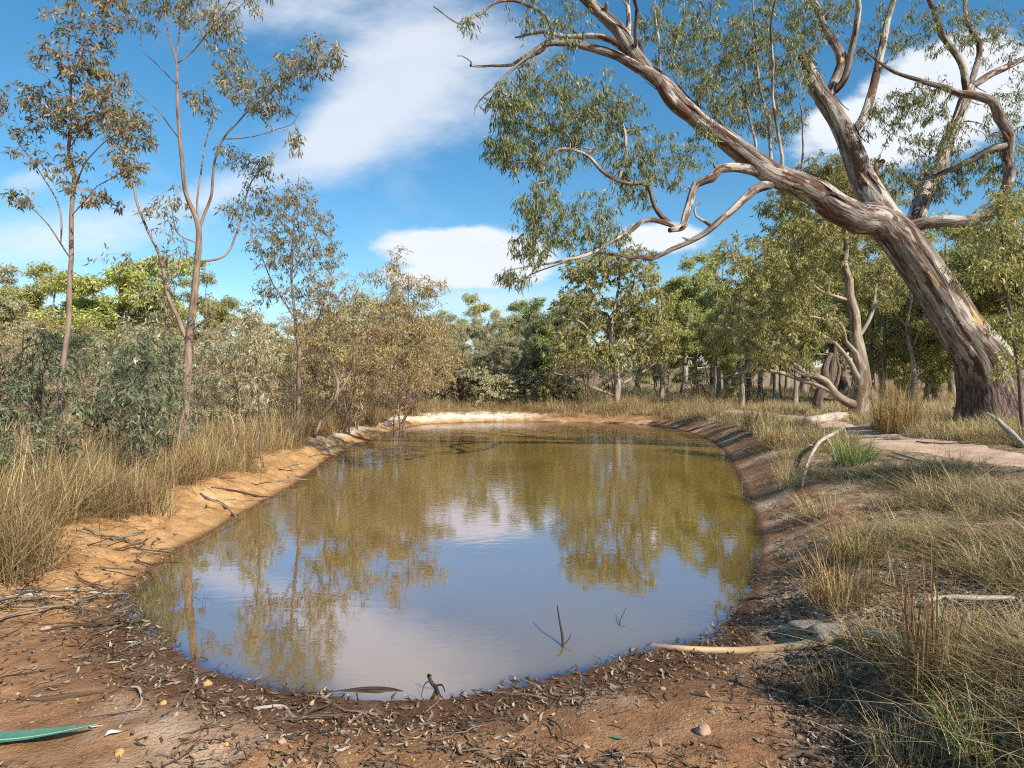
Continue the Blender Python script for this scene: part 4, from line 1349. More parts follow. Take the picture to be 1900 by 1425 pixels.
# ------------------------------------------------------------------ unseen gum added off to the right to shade the right bank
for px_, (x_, y_, h_, kd_) in enumerate([(14.0, -2.2, 10.0, 'gum')]):
    t_ = copy_tree(PROTO[kd_])
    s_ = h_ / PROTO_H[kd_]
    t_.location = (x_, y_, gz(x_, y_) - 0.03)
    t_.scale = (s_, s_, s_)
    t_.rotation_euler = (0, 0, 1.3 * px_)
    tag(t_, 'unseen gum tree added right of the view to shade the right bank', 'tree', 'unseen gums added to shade the right bank')


# ------------------------------------------------------------------ grasses
def grass_material(name, stops, trans=0.25):
    m, n = material(name)
    g = n.new('ShaderNodeNewGeometry')
    oi = n.new('ShaderNodeObjectInfo')
    c = n.ramp(g.outputs['Random Per Island'], stops)
    hv = n.new('ShaderNodeHueSaturation')
    n.put(hv.inputs['Hue'], n.math('ADD', n.math('MULTIPLY', oi.outputs['Random'], 0.035), 0.485))
    n.put(hv.inputs['Value'], n.math('ADD', n.math('MULTIPLY', oi.outputs['Random'], 0.5), 0.75))
    n.put(hv.inputs['Color'], c)
    p = n.principled(hv.outputs[0], 0.6, spec=0.25)
    tr = n.new('ShaderNodeBsdfTranslucent')
    n.put(tr.inputs[0], hv.outputs[0])
    mx = n.new('ShaderNodeMixShader')
    mx.inputs[0].default_value = trans
    m.node_tree.links.new(p, mx.inputs[1])
    m.node_tree.links.new(tr.outputs[0], mx.inputs[2])
    n.out(mx.outputs[0])
    return m


GRASS_DRY = grass_material('grass_dry', [(0, (0.21, 0.13, 0.055)), (0.4, (0.36, 0.245, 0.11)), (0.8, (0.52, 0.385, 0.20)), (1, (0.26, 0.23, 0.09))])
GRASS_MIX = grass_material('grass_mix', [(0, (0.12, 0.12, 0.05)), (0.35, (0.22, 0.185, 0.085)), (0.65, (0.34, 0.265, 0.14)), (1, (0.52, 0.43, 0.27))])
GRASS_GREEN = grass_material('grass_green', [(0, (0.07, 0.135, 0.025)), (0.6, (0.15, 0.23, 0.05)), (1, (0.33, 0.34, 0.11))])
GRASS_RUST = grass_material('grass_rust', [(0, (0.22, 0.11, 0.045)), (0.5, (0.36, 0.215, 0.09)), (1, (0.50, 0.36, 0.18))])
GRASS_STRAW = grass_material('grass_straw', [(0, (0.36, 0.255, 0.12)), (0.5, (0.52, 0.395, 0.20)), (1, (0.66, 0.53, 0.31))])


def tuft_mesh(name, n, h, rad, lean, bend, w, mat, seed, seg=3):
    rng = np.random.default_rng(seed)
    az = rng.uniform(0, 6.283, n)
    r = rad * np.sqrt(rng.random(n))
    base = np.stack([r * np.cos(az), r * np.sin(az), np.full(n, -0.02)], -1)
    az2 = az + rng.normal(0, 0.9, n)
    out = np.stack([np.cos(az2), np.sin(az2), np.zeros(n)], -1)
    H = h * rng.uniform(0.45, 1.15, n)
    ln = np.abs(rng.normal(0, lean, n))
    bd = np.abs(rng.normal(0, bend, n))
    side = np.stack([-np.sin(az2 + rng.normal(0, .6, n)), np.cos(az2), np.zeros(n)], -1)
    V = []
    ts = np.linspace(0, 1, seg + 1)
    brk = (rng.random(n) < .28) * rng.uniform(.4, 1.3, n)
    side0 = rng.normal(0, .5, (n, 3)) * np.array([1, 1, 0])
    for t in ts:
        kb = (H * brk * max(0, t - .5))[:, None]
        c = base + (out * .7 + side0 - np.array([0, 0, 1.1])) * kb + out * (H * (ln * t + bd * t * t))[:, None] + np.array([0, 0, 1]) * (H * (t - 0.35 * bd * t * t))[:, None]
        ww = (w * (1 - t) ** 0.7 * rng.uniform(.9, 1.1))
        if t < 1:
            V += [c - side * ww / 2, c + side * ww / 2]
        else:
            V.append(c)
    v = np.stack(V, 1)
    m = v.shape[1]
    b = (np.arange(n) * m)[:, None]
    q = np.concatenate([b + np.array([2 * k, 2 * k + 1, 2 * k + 3, 2 * k + 2]) for k in range(seg - 1)])
    t = b + np.array([2 * seg - 2, 2 * seg - 1, 2 * seg])
    return mesh_from(name, v.reshape(-1, 3), q, t, mat)


def scatter(name, label, pts, scl, rotz, tilt, idx, protos, kind='stuff'):
    """one object whose node tree sets a piece on each of its points"""
    coll = bpy.data.collections.new(name + '_pieces')
    for k, me in enumerate(protos):
        o = bpy.data.objects.new('%s_%02d' % (name + '_piece', k), me)
        coll.objects.link(o)
    pm = bpy.data.meshes.new(name)
    pm.vertices.add(len(pts))
    pm.vertices.foreach_set('co', np.asarray(pts, np.float32).ravel())
    rot = np.column_stack([tilt, rotz]) if tilt.ndim == 2 else np.column_stack([tilt, tilt * 0, rotz])
    pm.attributes.new('rot', 'FLOAT_VECTOR', 'POINT').data.foreach_set('vector', rot.astype(np.float32).ravel())
    pm.attributes.new('scl', 'FLOAT', 'POINT').data.foreach_set('value', np.asarray(scl, np.float32))
    pm.attributes.new('idx', 'INT', 'POINT').data.foreach_set('value', np.asarray(idx, np.int32))
    ng = bpy.data.node_groups.new(name, 'GeometryNodeTree')
    ng.interface.new_socket('Geometry', in_out='INPUT', socket_type='NodeSocketGeometry')
    ng.interface.new_socket('Geometry', in_out='OUTPUT', socket_type='NodeSocketGeometry')
    gi, go = ng.nodes.new('NodeGroupInput'), ng.nodes.new('NodeGroupOutput')
    ci = ng.nodes.new('GeometryNodeCollectionInfo')
    ci.inputs['Collection'].default_value = coll
    ci.inputs['Separate Children'].default_value = True
    ci.inputs['Reset Children'].default_value = True
    ip = ng.nodes.new('GeometryNodeInstanceOnPoints')
    ip.inputs['Pick Instance'].default_value = True

    def na(nm, ty):
        a = ng.nodes.new('GeometryNodeInputNamedAttribute')
        a.data_type = ty
        a.inputs['Name'].default_value = nm
        return a.outputs['Attribute']
    L = ng.links.new
    L(gi.outputs[0], ip.inputs['Points'])
    L(ci.outputs[0], ip.inputs['Instance'])
    L(na('idx', 'INT'), ip.inputs['Instance Index'])
    L(na('rot', 'FLOAT_VECTOR'), ip.inputs['Rotation'])
    L(na('scl', 'FLOAT'), ip.inputs['Scale'])
    L(ip.outputs[0], go.inputs[0])
    o = link(name, pm)
    md = o.modifiers.new('scatter', 'NODES')
    md.node_group = ng
    tag(o, label, kind=kind)
    return o


def polar(n, px0, px1, r0, r1, rng, power=0.0):
    """points spread over the ground so that they get thinner with distance"""
    a0, a1 = math.atan((px0 - CX) / F_PX), math.atan((px1 - CX) / F_PX)
    a = rng.uniform(a0, a1, n)
    r = np.exp(rng.uniform(math.log(r0), math.log(r1), n))
    return r * np.sin(a), r * np.cos(a)


def edge_of(x, y):
    wF, wB, wR = weights(x, y)
    eL = 0.74 + 0.8 * (fbm(x * 1.3, y * 1.3, 21) - 0.47)
    eR = 0.64 + 0.6 * (fbm(x * 1.1, y * 1.1, 22) - 0.47)
    e = eL * (1 - wR) + eR * wR
    return e * (1 - wB) + 1.35 * wB, wF, wB, wR


TALL = [tuft_mesh('tall_tuft', 32, .46, .13, .35, .45, .0060, GRASS_DRY, 900 + i) for i in range(4)] + \
       [tuft_mesh('tall_tuft', 32, .44, .13, .4, .45, .0060, GRASS_RUST, 910 + i) for i in range(3)] + [tuft_mesh('tall_tuft', 12, .75, .10, .3, .25, .0060, GRASS_STRAW, 970 + i) for i in range(2)] + \
       [tuft_mesh('tall_tuft', 30, .30, .12, .4, .5, .0065, GRASS_MIX, 915 + i) for i in range(2)] + [tuft_mesh('thatch', 26, .30, .14, 2.2, .6, .0060, GRASS_RUST, 980 + i) for i in range(2)]
SHORT = [tuft_mesh('short_tuft', 28, .17, .13, .8, .7, .0050, GRASS_MIX, 920 + i) for i in range(4)] + [tuft_mesh('thatch', 26, .20, .15, 2.6, .6, .0050, GRASS_DRY, 985 + i) for i in range(4)] + \
        [tuft_mesh('short_tuft', 24, .20, .12, .8, .7, .0045, GRASS_DRY, 930 + i) for i in range(4)] + [tuft_mesh('short_tuft', 16, .27, .12, .7, .6, .0045, GRASS_STRAW, 960 + i) for i in range(3)] + \
        [tuft_mesh('short_tuft', 34, .16, .10, .4, .5, .0050, GRASS_GREEN, 935 + i) for i in range(1)]
PALE = [tuft_mesh('pale_tuft', 26, .40, .18, .3, .4, .010, GRASS_STRAW, 940 + i) for i in range(4)] + \
       [tuft_mesh('pale_tuft', 26, .36, .18, .3, .4, .010, GRASS_DRY, 950 + i) for i in range(2)]


def grow(name, label, x, y, keep, protos, rng, s0, s1, far=0.0, tilt=0.12):
    x, y = x[keep], y[keep]
    z = ground_z(x, y)
    r = np.hypot(x, y)
    scl = rng.uniform(s0, s1, len(x)) * (.55 + .95 * fbm(x * .8 + 3, y * .8, 52)) * (.6 + .4 * sstep(2.4, 4.6, r)) * (1 + far * np.clip((r - 8) / 20, 0, 2))
    scatter(name, label, np.stack([x, y, z], -1), scl, rng.uniform(0, 6.283, len(x)), rng.normal(0, tilt, (len(x), 2)), rng.integers(0, len(protos), len(x)), protos)
    print(name, len(x))


rng = np.random.default_rng(77)
x, y = polar(15000, -260, 720, 4.4, 34, rng)
d = shore_dist(x, y)
e, wF, wB, wR = edge_of(x, y)
grow('tall_grass', 'tall dry golden grass on the left bank', x, y, (d > e + rng.random(len(x)) * .25) & (wF < .4) & (x < 0), TALL, rng, .75, 1.25, .3)

x, y = polar(13000, 1250, 2200, 2.0, 15, rng)
d = shore_dist(x, y)
e, wF, wB, wR = edge_of(x, y)
pd = path_dist(x, y)
patch = fbm(x * .9, y * .9, 44)
grow('bank_grass', 'short dry and green grass on the right bank', x, y,
     (d > e + rng.random(len(x)) * .2) & (wF < .45) & (pd > .8 + .5 * (fbm(x * 2, y * 2, 45) - .4)) & (patch > .41 + .2 * rng.random(len(x))) & (x > 1.25), SHORT, rng, .45, 1.15, .15)

x, y = polar(16000, 1020, 2150, 13, 90, rng)
d = shore_dist(x, y)
pd = path_dist(x, y)
grow('meadow_grass', 'pale straw grass on the flats behind the right bank', x, y, (d > 0.75) & (pd > .6) & (x > 0), PALE, rng, .42, .85, .4)

x, y = polar(6000, 690, 1330, 24.5, 36, rng)
d = shore_dist(x, y)
grow('far_bank_grass', 'brown tussocky grass along the far bank', x, y, (d > 1.15) & (y > 22), TALL, rng, .5, .95, .1)


# ---- clumps that stand out
def clump(name, label, cat, px, py, parts, s=1.0, group=None):
    b = on_ground(px, py)
    root = link(name, None, loc=b)
    tag(root, label, cat, group)
    for k, (pn, n, h, rad, lean, bend, w, mat) in enumerate(parts):
        link(pn, tuft_mesh(pn, int(n * .62), h * s * (.62 if py > 930 and name != 'rush_clump' else 1), rad * s, lean, bend, w, mat, 1000 + int(px) + k, 4), root)
    return root


clump('grass_clump', 'large fluffy tan grass clump beside the footpath', 'grass clump', 1662, 800, [('dry_blades', 700, 1.15, .38, .22, .22, .012, GRASS_RUST), ('seed_stalks', 90, 1.45, .25, .16, .1, .008, GRASS_STRAW), ('green_blades', 160, .45, .45, .5, .4, .012, GRASS_MIX)])
clump('grass_clump', 'vivid green tussock beside the forked dead branch', 'grass clump', 1585, 862, [('green_blades', 420, .46, .22, .5, .45, .009, GRASS_GREEN), ('dry_blades', 60, .4, .25, .5, .4, .007, GRASS_DRY)])
clump('rush_clump', 'tall rusty brown rushes in the lower right grass', 'grass clump', 1722, 1290, [('stalks', 75, .72, .07, .07, .05, .009, GRASS_RUST), ('green_blades', 90, .65, .08, .15, .2, .006, GRASS_MIX), ('dry_blades', 120, .42, .14, .4, .4, .005, GRASS_DRY)])
clump('grass_clump', 'overhanging straw tussock above the water on the right bank', 'grass clump', 1560, 1120, [('dry_blades', 420, .52, .17, .32, .45, .0055, GRASS_DRY), ('rust_blades', 160, .55, .12, .25, .3, .0055, GRASS_RUST)])
clump('grass_clump', 'brown tussock with green heart at the top of the right bank', 'grass clump', 1590, 1040, [('rust_blades', 330, .50, .17, .3, .35, .006, GRASS_RUST), ('green_blades', 130, .36, .10, .35, .3, .008, GRASS_GREEN), ('dry_blades', 160, .5, .2, .35, .4, .0055, GRASS_DRY)])
clump('grass_clump', 'pale wispy tussock near the forked dead branch foot', 'grass clump', 1520, 955, [('dry_blades', 300, .42, .16, .35, .4, .006, GRASS_STRAW), ('green_blades', 60, .3, .12, .35, .3, .006, GRASS_MIX)])
clump('grass_clump', 'upright pale tussock on the lip of the right bank', 'grass clump', 1462, 905, [('dry_blades', 240, .48, .12, .25, .25, .007, GRASS_STRAW)])
clump('grass_clump', 'big straw tussock in the bottom right corner', 'grass clump', 1690, 1420, [('dry_blades', 300, .32, .14, .35, .45, .0045, GRASS_STRAW), ('green_blades', 90, .28, .14, .4, .4, .0045, GRASS_GREEN)])
clump('grass_clump', 'yellow-green tussock at the right bottom edge', 'grass clump', 1860, 1390, [('green_blades', 200, .30, .17, .45, .5, .0045, GRASS_GREEN), ('dry_blades', 260, .36, .19, .45, .5, .0045, GRASS_STRAW)])
for i, (px, py) in enumerate([(1800, 1180), (1880, 1080), (1740, 1010), (1660, 940), (1820, 960), (1640, 1200), (1850, 1250), (1560, 1290)]):
    clump('grass_tussock', ['straw and green tussock below the half buried grey branch', 'straw tussock at the right edge level with the near water', 'straw tussock in mid slope right of the brown tussock', 'small tussock just below the pale wispy one', 'straw tussock near the right edge below the footpath', 'low tussock left of the rusty brown rushes', 'straw tussock right of the rusty brown rushes', 'low tussock at the dirt edge beneath the peeled branch'][i], 'grass clump', px, py, [('dry_blades', 210, .30, .17, .5, .6, .005, GRASS_DRY), ('green_blades', 110, .24, .14, .5, .5, .005, GRASS_MIX)], group='tussocks of the near right bank')
for i, (px, py) in enumerate([(458, 1085 - 250), (690, 790), (765, 772), (1145, 770), (1400, 800), (1440, 830)]):
    clump('dry_tussock', ['dry tan tussock on the left bank rim before the straight sapling', 'dry tan tussock where the left bank starts to curve', 'dry tan tussock at the pale end of the left bank', 'dry tan tussock on the far bank below the spreading gum', 'dry tan tussock at the far right bend of the bank', 'dry tan tussock on the right bank near the far end'][i], 'grass clump', px, py, [('dry_blades', 260, .75, .2, .25, .3, .012, GRASS_RUST), ('straw_blades', 120, .8, .2, .25, .3, .010, GRASS_STRAW)], group='tussocks on the bank rim')


# ------------------------------------------------------------------ litter on the near shore
def litter_material(name, stops):
    m, n = material(name)
    oi = n.new('ShaderNodeObjectInfo')
    pos = n.new('ShaderNodeTexCoord').outputs['Object']
    c = n.ramp(oi.outputs['Random'], stops)
    f = n.noise(pos, 60, 3)
    n.out(n.principled(n.mix(n.math('MULTIPLY', f, 0.5), c, n.mix(1.0, c, (.5, .42, .36), 'MULTIPLY')), 0.7, spec=0.25))
    return m


LITTER = litter_material('dead_leaf', [(0, (0.06, 0.036, 0.022)), (0.45, (0.16, 0.10, 0.06)), (0.8, (0.30, 0.21, 0.135)), (1, (0.48, 0.39, 0.29))])


def dead_leaf(name, L, W, seed, mat, curl=0.25):
    rng = np.random.default_rng(seed)
    t = np.linspace(0, 1, 6)
    w = W * np.sin(np.pi * np.clip(t, 0.03, 0.97) ** 0.8) ** 0.8
    cx = (t - .5) * L
    cy = rng.normal(0, .12) * L * np.sin(np.pi * t) + rng.normal(0, .05) * L * np.sin(2 * np.pi * t)
    cz = curl * L * rng.uniform(.1, 1) * (np.abs(t - .5) * 2) ** 2 * rng.choice([1, .4]) + 0.004
    cup = rng.uniform(.05, .45)
    v = []
    for k in range(6):
        v += [(cx[k], cy[k] - w[k] / 2, cz[k] + cup * w[k] / 2), (cx[k], cy[k], cz[k]), (cx[k], cy[k] + w[k] / 2, cz[k] + cup * w[k] / 2)]
    q = []
    for k in range(5):
        a = k * 3
        q += [(a, a + 3, a + 4, a + 1), (a + 1, a + 4, a + 5, a + 2)]
    return mesh_from(name, np.array(v), q, None, mat, True)


DEAD = [dead_leaf('dead_leaf', random.uniform(.045, .08), random.uniform(.010, .018), 700 + i, LITTER) for i in range(9)]


def litter_density(x, y, d):
    """more leaves where the water left them and towards the near edge"""
    n_ = fbm(x * 1.6, y * 1.6, 61)
    drift = np.exp(-((d - .22) / .22) ** 2)
    return np.clip((n_ - .38) * 3.0, 0, 1) * (.25 + .75 * sstep(4.2, 2.8, y)) + .8 * drift * (y < 4.6)


def litter_points(n, rng):
    x = rng.uniform(-4.2, 2.6, n)
    y = np.exp(rng.uniform(math.log(2.05), math.log(5.6), n))
    d = shore_dist(x, y)
    k = (d > -.05) & (rng.random(n) < litter_density(x, y, d))
    xl, yl = polar(n // 4, -100, 760, 4.4, 16, rng)
    dl = shore_dist(xl, yl)
    kl = (xl < 0) & (dl > .02) & (dl < 1.5) & (rng.random(len(xl)) < .06 + .6 * np.exp(-((dl - .95) / .22) ** 2) + .25 * (fbm(xl * 2, yl * 2, 63) > .56))
    xr, yr = polar(n // 3, 1400, 2000, 2.1, 11, rng)
    dr = shore_dist(xr, yr)
    kr = (xr > 1.2) & (dr > .15) & (fbm(xr * 1.5, yr * 1.5, 64) > .40)
    return np.concatenate([x[k], xl[kl], xr[kr]]), np.concatenate([y[k], yl[kl], yr[kr]])


rng = np.random.default_rng(88)
x, y = litter_points(30000, rng)
z = ground_z(x, y)
vis = (np.abs(x) < y * .80)
near = np.where(vis & (x < 1.6) & (y < 5), y, 99)
order = np.argsort(near + rng.random(len(near)) * 1.4)
big = order[:260]
rest = np.setdiff1d(np.arange(len(x)), big)
scatter('leaf_litter', 'fallen gum leaves strewn over the near shore', np.stack([x, y, np.maximum(z, 0.0) + .002], -1)[rest], rng.uniform(.35, .95, len(rest)), rng.uniform(0, 6.28, len(rest)), rng.normal(0, .3, (len(rest), 2)), rng.integers(0, 9, len(rest)), DEAD)
for i in big:
    o = link('fallen_leaf', DEAD[int(rng.integers(0, 9))], loc=(x[i], y[i], max(z[i], 0) + .003))
    s_ = rng.uniform(.7, 1.15)
    o.scale = (s_, s_, s_)
    o.rotation_euler = (rng.normal(0, .25), rng.normal(0, .25), rng.uniform(0, 6.28))
    tag(o, 'dry curled gum leaf in the foreground litter', 'leaf', 'fallen leaves in the foreground')
print('litter', len(x))


def stick_mesh(L, r, seed, mat, kink=.10, fork=0):
    rng = np.random.default_rng(seed)
    n = 8
    t = np.linspace(0, 1, n)
    p = np.stack([(t - .5) * L, np.cumsum(rng.normal(0, kink, n)) * L / n * 1.6, np.abs(np.cumsum(rng.normal(0, kink * .4, n))) * L / n + r], -1)
    T = Tubes()
    T.add(p, r * (1 - .6 * t), 6, .1, 30, seed)
    for k in range(fork):
        i = int(rng.integers(2, n - 2))
        az = rng.choice([-1, 1]) * rng.uniform(.4, .9)
        q = np.stack([p[i] + s * L * rng.uniform(.18, .35) * np.array([math.cos(az), math.sin(az), .12]) for s in np.linspace(0, 1, 4)])
        T.add(q, r * np.linspace(.6, .2, 4), 5, .1, 30, seed + k)
    return T.mesh('stick', mat)


STICKS = [stick_mesh(.34, .0045, 40 + i, WOOD_STICK, .28, i % 3) for i in range(7)]
# roots, sticks and clods along the left bank
for i in range(60):
    for _try in range(50):
        bx, by = polar(1, -60, 720, 4.6, 15, rng)
        dd = shore_dist(bx, by)[0]
        if bx[0] < 0 and .12 < dd < 1.15:
            break
    o = link('bank_stick', STICKS[i % 7], loc=(bx[0], by[0], gz(bx[0], by[0]) + .004))
    s_ = rng.uniform(.5, 2.2)
    o.scale = (s_, s_, s_)
    o.rotation_euler = (0, rng.normal(0, .15), rng.uniform(0, 6.28))
    tag(o, 'dark dry stick lying on the orange left bank', 'stick', 'sticks on the left bank')
# twig litter
x, y = litter_points(4400, rng)
z = ground_z(x, y)
scatter('twig_litter', 'fine dark twigs strewn over the near shore', np.stack([x, y, np.maximum(z, -.01)], -1), rng.uniform(.2, .7, len(x)), rng.uniform(0, 6.28, len(x)), rng.normal(0, .1, (len(x), 2)), rng.integers(0, 7, len(x)), STICKS)
x, y = litter_points(500, rng)
k_ = (y < 5.2) & (x < 1.8)
x, y = x[k_], y[k_]
for i in range(min(70, len(x))):
    o = link('fallen_twig', STICKS[i % 7], loc=(x[i], y[i], max(gz(x[i], y[i]), -.01) + .002))
    s_ = rng.uniform(.6, 1.3)
    o.scale = (s_, s_, s_)
    o.rotation_euler = (rng.normal(0, .05), rng.normal(0, .08), rng.uniform(0, 6.28))
    tag(o, 'thin dark twig lying on the near shore', 'twig', 'fallen twigs on the near shore')


# ---- stones
def stone_material(name, c0, c1):
    m, n = material(name)
    pos = n.new('ShaderNodeTexCoord').outputs['Object']
    f = n.noise(pos, 25, 5, .65)
    n.out(n.principled(n.mix(n.smooth(f, .3, .7), c0, c1), .85, n.bump(f, .6, .01), .25))
    return m


ST_YEL = stone_material('ochre_stone', (.48, .27, .08), (.75, .5, .2))
ST_PINK = stone_material('pink_stone', (.40, .23, .14), (.62, .43, .3))
ST_GREY = stone_material('grey_stone', (.20, .16, .12), (.40, .34, .27))


def stone_mesh(name, seed, flat, mat, sub=1):
    import bmesh
    bm = bmesh.new()
    bmesh.ops.create_icosphere(bm, subdivisions=sub + 1, radius=1)
    for v in bm.verts:
        k = 1 + .42 * mnoise.noise(v.co * 1.1 + Vector((seed * 3.1, 0, 0))) + .15 * mnoise.noise(v.co * 3 + Vector((0, seed, 0)))
        v.co = Vector((v.co.x * k, v.co.y * k * .8, v.co.z * k * flat))
    me = bpy.data.meshes.new(name)
    bm.to_mesh(me)
    bm.free()
    me.materials.append(mat)
    return me


PEB = [stone_mesh('pebble', i, .6, [ST_PINK, ST_YEL, ST_PINK, ST_GREY][i % 4], 0) for i in range(8)]
x, y = rng.uniform(-4.2, 2.4, 9000), np.exp(rng.uniform(math.log(2.05), math.log(5.5), 9000))
d = shore_dist(x, y)
k = (d > .15) & (fbm(x * 1.2, y * 1.2, 71) > .40 + .2 * rng.random(len(x))) & (x < 1.9)
xl, yl = polar(2600, -100, 800, 4.4, 16, rng)
dl = shore_dist(xl, yl)
kl = (xl < 0) & (dl > .1) & (dl < 1.2)
x, y = np.concatenate([x[k], xl[kl]]), np.concatenate([y[k], yl[kl]])
z = ground_z(x, y)
scatter('gravel', 'fine pink and ochre gravel on the near shore', np.stack([x, y, z], -1), np.exp(rng.normal(math.log(.0045), .45, len(x))), rng.uniform(0, 6.28, len(x)), rng.normal(0, .4, (len(x), 2)), rng.integers(0, 8, len(x)), PEB)
sel = rng.permutation(int(k.sum()))[:90]
for i in sel:
    o = link('pebble', PEB[int(rng.integers(0, 8))], loc=(x[i] + .01, y[i], z[i] + .004))
    s_ = rng.uniform(.009, .02)
    o.scale = (s_, s_, s_)
    o.rotation_euler = (0, 0, rng.uniform(0, 6.28))
    tag(o, 'small pinkish pebble on the near shore', 'pebble', 'pebbles on the near shore')


def stone(label, px, py, size, flat, mat, seed, sink=.3):
    b = on_ground(px, py)
    o = link('stone', stone_mesh('stone', seed, flat, mat, 2), loc=(b[0], b[1], b[2] + size * flat * (1 - sink) * .6))
    o.scale = (size, size, size)
    o.rotation_euler = (0, 0, seed)
    for p in o.data.polygons:
        p.use_smooth = True
    tag(o, label, 'stone')


stone('ochre yellow stone at the near left waterline', 385, 1272, .020, .9, ST_YEL, 1)
stone('flat grey stone under the tussock by the right waterline', 1505, 1168, .11, .22, ST_GREY, 2)
stone('rounded brown stone behind the peeled branch', 1540, 1185, .10, .45, ST_GREY, 3)
stone('pale pink stone at the bottom right of the dirt shore', 1305, 1362, .035, .6, ST_PINK, 4)
stone('ochre stone near the bottom left, right of the green leaf', 222, 1402, .022, .7, ST_YEL, 5)
stone('small ochre stone in the litter above the bottom left', 303, 1310, .017, .7, ST_YEL, 6)
stone('buff stone on the left dirt shore', 84, 1172, .03, .5, ST_PINK, 7)


# ---- branches and logs lying about
def branch(name, label, pts, widths, mat, cat='branch', seed=1, forks=(), lift=.0, disp=.12):
    """pts: pixels on the ground; widths in metres"""
    w = [on_ground(px, py) + np.array([0, 0, lift_ + r * .7]) for (px, py, lift_), r in zip([(p[0], p[1], p[2] if len(p) > 2 else lift) for p in pts], widths)]
    n = (len(w) - 1) * 6 + 1
    sm = catmull(np.column_stack([np.array(w), widths]), n)
    o = link(name, None, loc=sm[0, :3])
    off = -sm[0, :3]
    T = Tubes()
    T.add(sm[:, :3] + off, sm[:, 3], 10, disp, 14, seed)
    link('stem', T.mesh('stem', mat), o)
    for k, (i, q, r) in enumerate(forks):
        st = sm[int(i * (n - 1)), :3]
        ps = [st] + [on_ground(px, py) + np.array([0, 0, lf]) for px, py, lf in q]
        s2 = catmull(np.array(ps), len(ps) * 5)
        T = Tubes()
        T.add(s2 + off, np.linspace(r, r * .35, len(s2)), 7, disp, 14, seed + k + 1)
        link('side_branch', T.mesh('side_branch', mat), o)
    tag(o, label, cat)
    return o


branch('fallen_branch', 'long smooth peeled branch lying into the water at the near right', [(1198, 1200), (1260, 1208), (1340, 1213), (1430, 1210), (1510, 1200), (1570, 1188)], [.010, .017, .020, .022, .023, .024], WOOD_PEELED, seed=3, disp=.05)
branch('fallen_branch', 'grey branch continuing from the peeled branch into the grass', [(1575, 1187), (1630, 1190), (1680, 1204), (1720, 1226)], [.024, .026, .026, .02], WOOD_DEAD, seed=4)
branch('dead_branch', 'bleached forked dead branch leaning down the right bank', [(1566, 806, .12), (1545, 825, .16), (1522, 842, .18), (1505, 862, .12), (1494, 885, .05), (1488, 905, 0)], [.036, .034, .030, .024, .020, .014], WOOD_DEAD, seed=5, forks=[(.42, [(1510, 846, .16), (1500, 848, .2)], .018), (.3, [(1545, 840, .05), (1550, 855, 0)], .014)])
branch('fallen_log', 'flat weathered log lying beside the far end of the footpath', [(1497, 789), (1530, 784), (1560, 779), (1585, 773)], [.12, .13, .13, .10], WOOD_DEAD, 'log', 6)
branch('fallen_branch', 'thin pale branch in the grass below the green tussock', [(1655, 845, .03), (1680, 853, .03), (1712, 860, .02), (1735, 862, 0)], [.012, .018, .018, .012], WOOD_DEAD, seed=7)
branch('fallen_branch', 'long dark branch across the near edge of the footpath', [(1700, 822), (1750, 826), (1800, 824), (1840, 822)], [.02, .022, .02, .012], WOOD_STICK, seed=8)
branch('fallen_branch', 'grey dead branch half buried in grass at the right', [(1715, 1137, .05), (1760, 1132, .05), (1810, 1128, .04), (1880, 1120, .02)], [.012, .014, .014, .01], WOOD_DEAD, seed=9, forks=[(.3, [(1790, 1150, .05), (1800, 1170, .02)], .009)])
branch('fallen_branch', 'dark gnarled stick on the bare dirt above the green leaf', [(32, 1300), (80, 1302), (130, 1296), (192, 1290)], [.006, .011, .012, .006], WOOD_STICK, seed=10)
branch('fallen_twig', 'bent grey twig standing in the litter right of the green leaf', [(222, 1352), (240, 1325), (262, 1305), (258, 1290, .02), (242, 1283, .02)], [.004, .005, .006, .006, .004], WOOD_DEAD, 'twig', 11)
branch('fallen_branch', 'forked grey branch in the litter below the water edge', [(470, 1318), (525, 1314), (545, 1335), (590, 1330)], [.006, .008, .008, .004], WOOD_DEAD, seed=12, forks=[(.5, [(560, 1345, .01)], .005)])
branch('fallen_branch', 'tangled black branch curving along the near waterline', [(560, 1292), (620, 1288), (680, 1290, .02), (730, 1290, .015), (770, 1296)], [.006, .009, .009, .008, .005], WOOD_WET, seed=13, forks=[(.45, [(700, 1295, .02), (745, 1292, .01)], .005)])
branch('snag', 'small dark snag poking up at the near waterline', [(814, 1296, 0), (808, 1290, .025), (802, 1292, .05), (795, 1290, .085), (800, 1294, .10)], [.012, .010, .009, .007, .004], WOOD_WET, 'snag', 14, forks=[(.35, [(820, 1292, .05), (826, 1296, .03)], .006), (.6, [(788, 1294, .06), (780, 1298, .0)], .005)], disp=.3)
branch('dead_twig', 'thin forked twig rising out of the shallow water', [(1045, 1212, 0), (1043, 1200, .06), (1038, 1190, .12), (1034, 1178, .17)], [.008, .007, .005, .003], WOOD_WET, 'twig', 15, forks=[(.12, [(1055, 1205, .05), (1060, 1200, .07)], .005)])
branch('dead_twig', 'spindly twig standing in the shallows by the peeled branch', [(1154, 1172, 0), (1150, 1165, .03), (1162, 1152, .08)], [.003, .003, .002], WOOD_WET, 'twig', 16, forks=[(.3, [(1146, 1160, .05)], .002)])
branch('fallen_branch', 'dark branch running down the orange left bank', [(372, 918), (392, 930), (415, 945), (440, 962)], [.012, .016, .016, .008], WOOD_STICK, seed=17, forks=[(.3, [(408, 935, .02), (430, 946, 0)], .006)])
branch('fallen_branch', 'long dark root lying on the orange bank further along', [(392, 908), (440, 916), (480, 922), (515, 924)], [.01, .014, .012, .006], WOOD_STICK, seed=18)
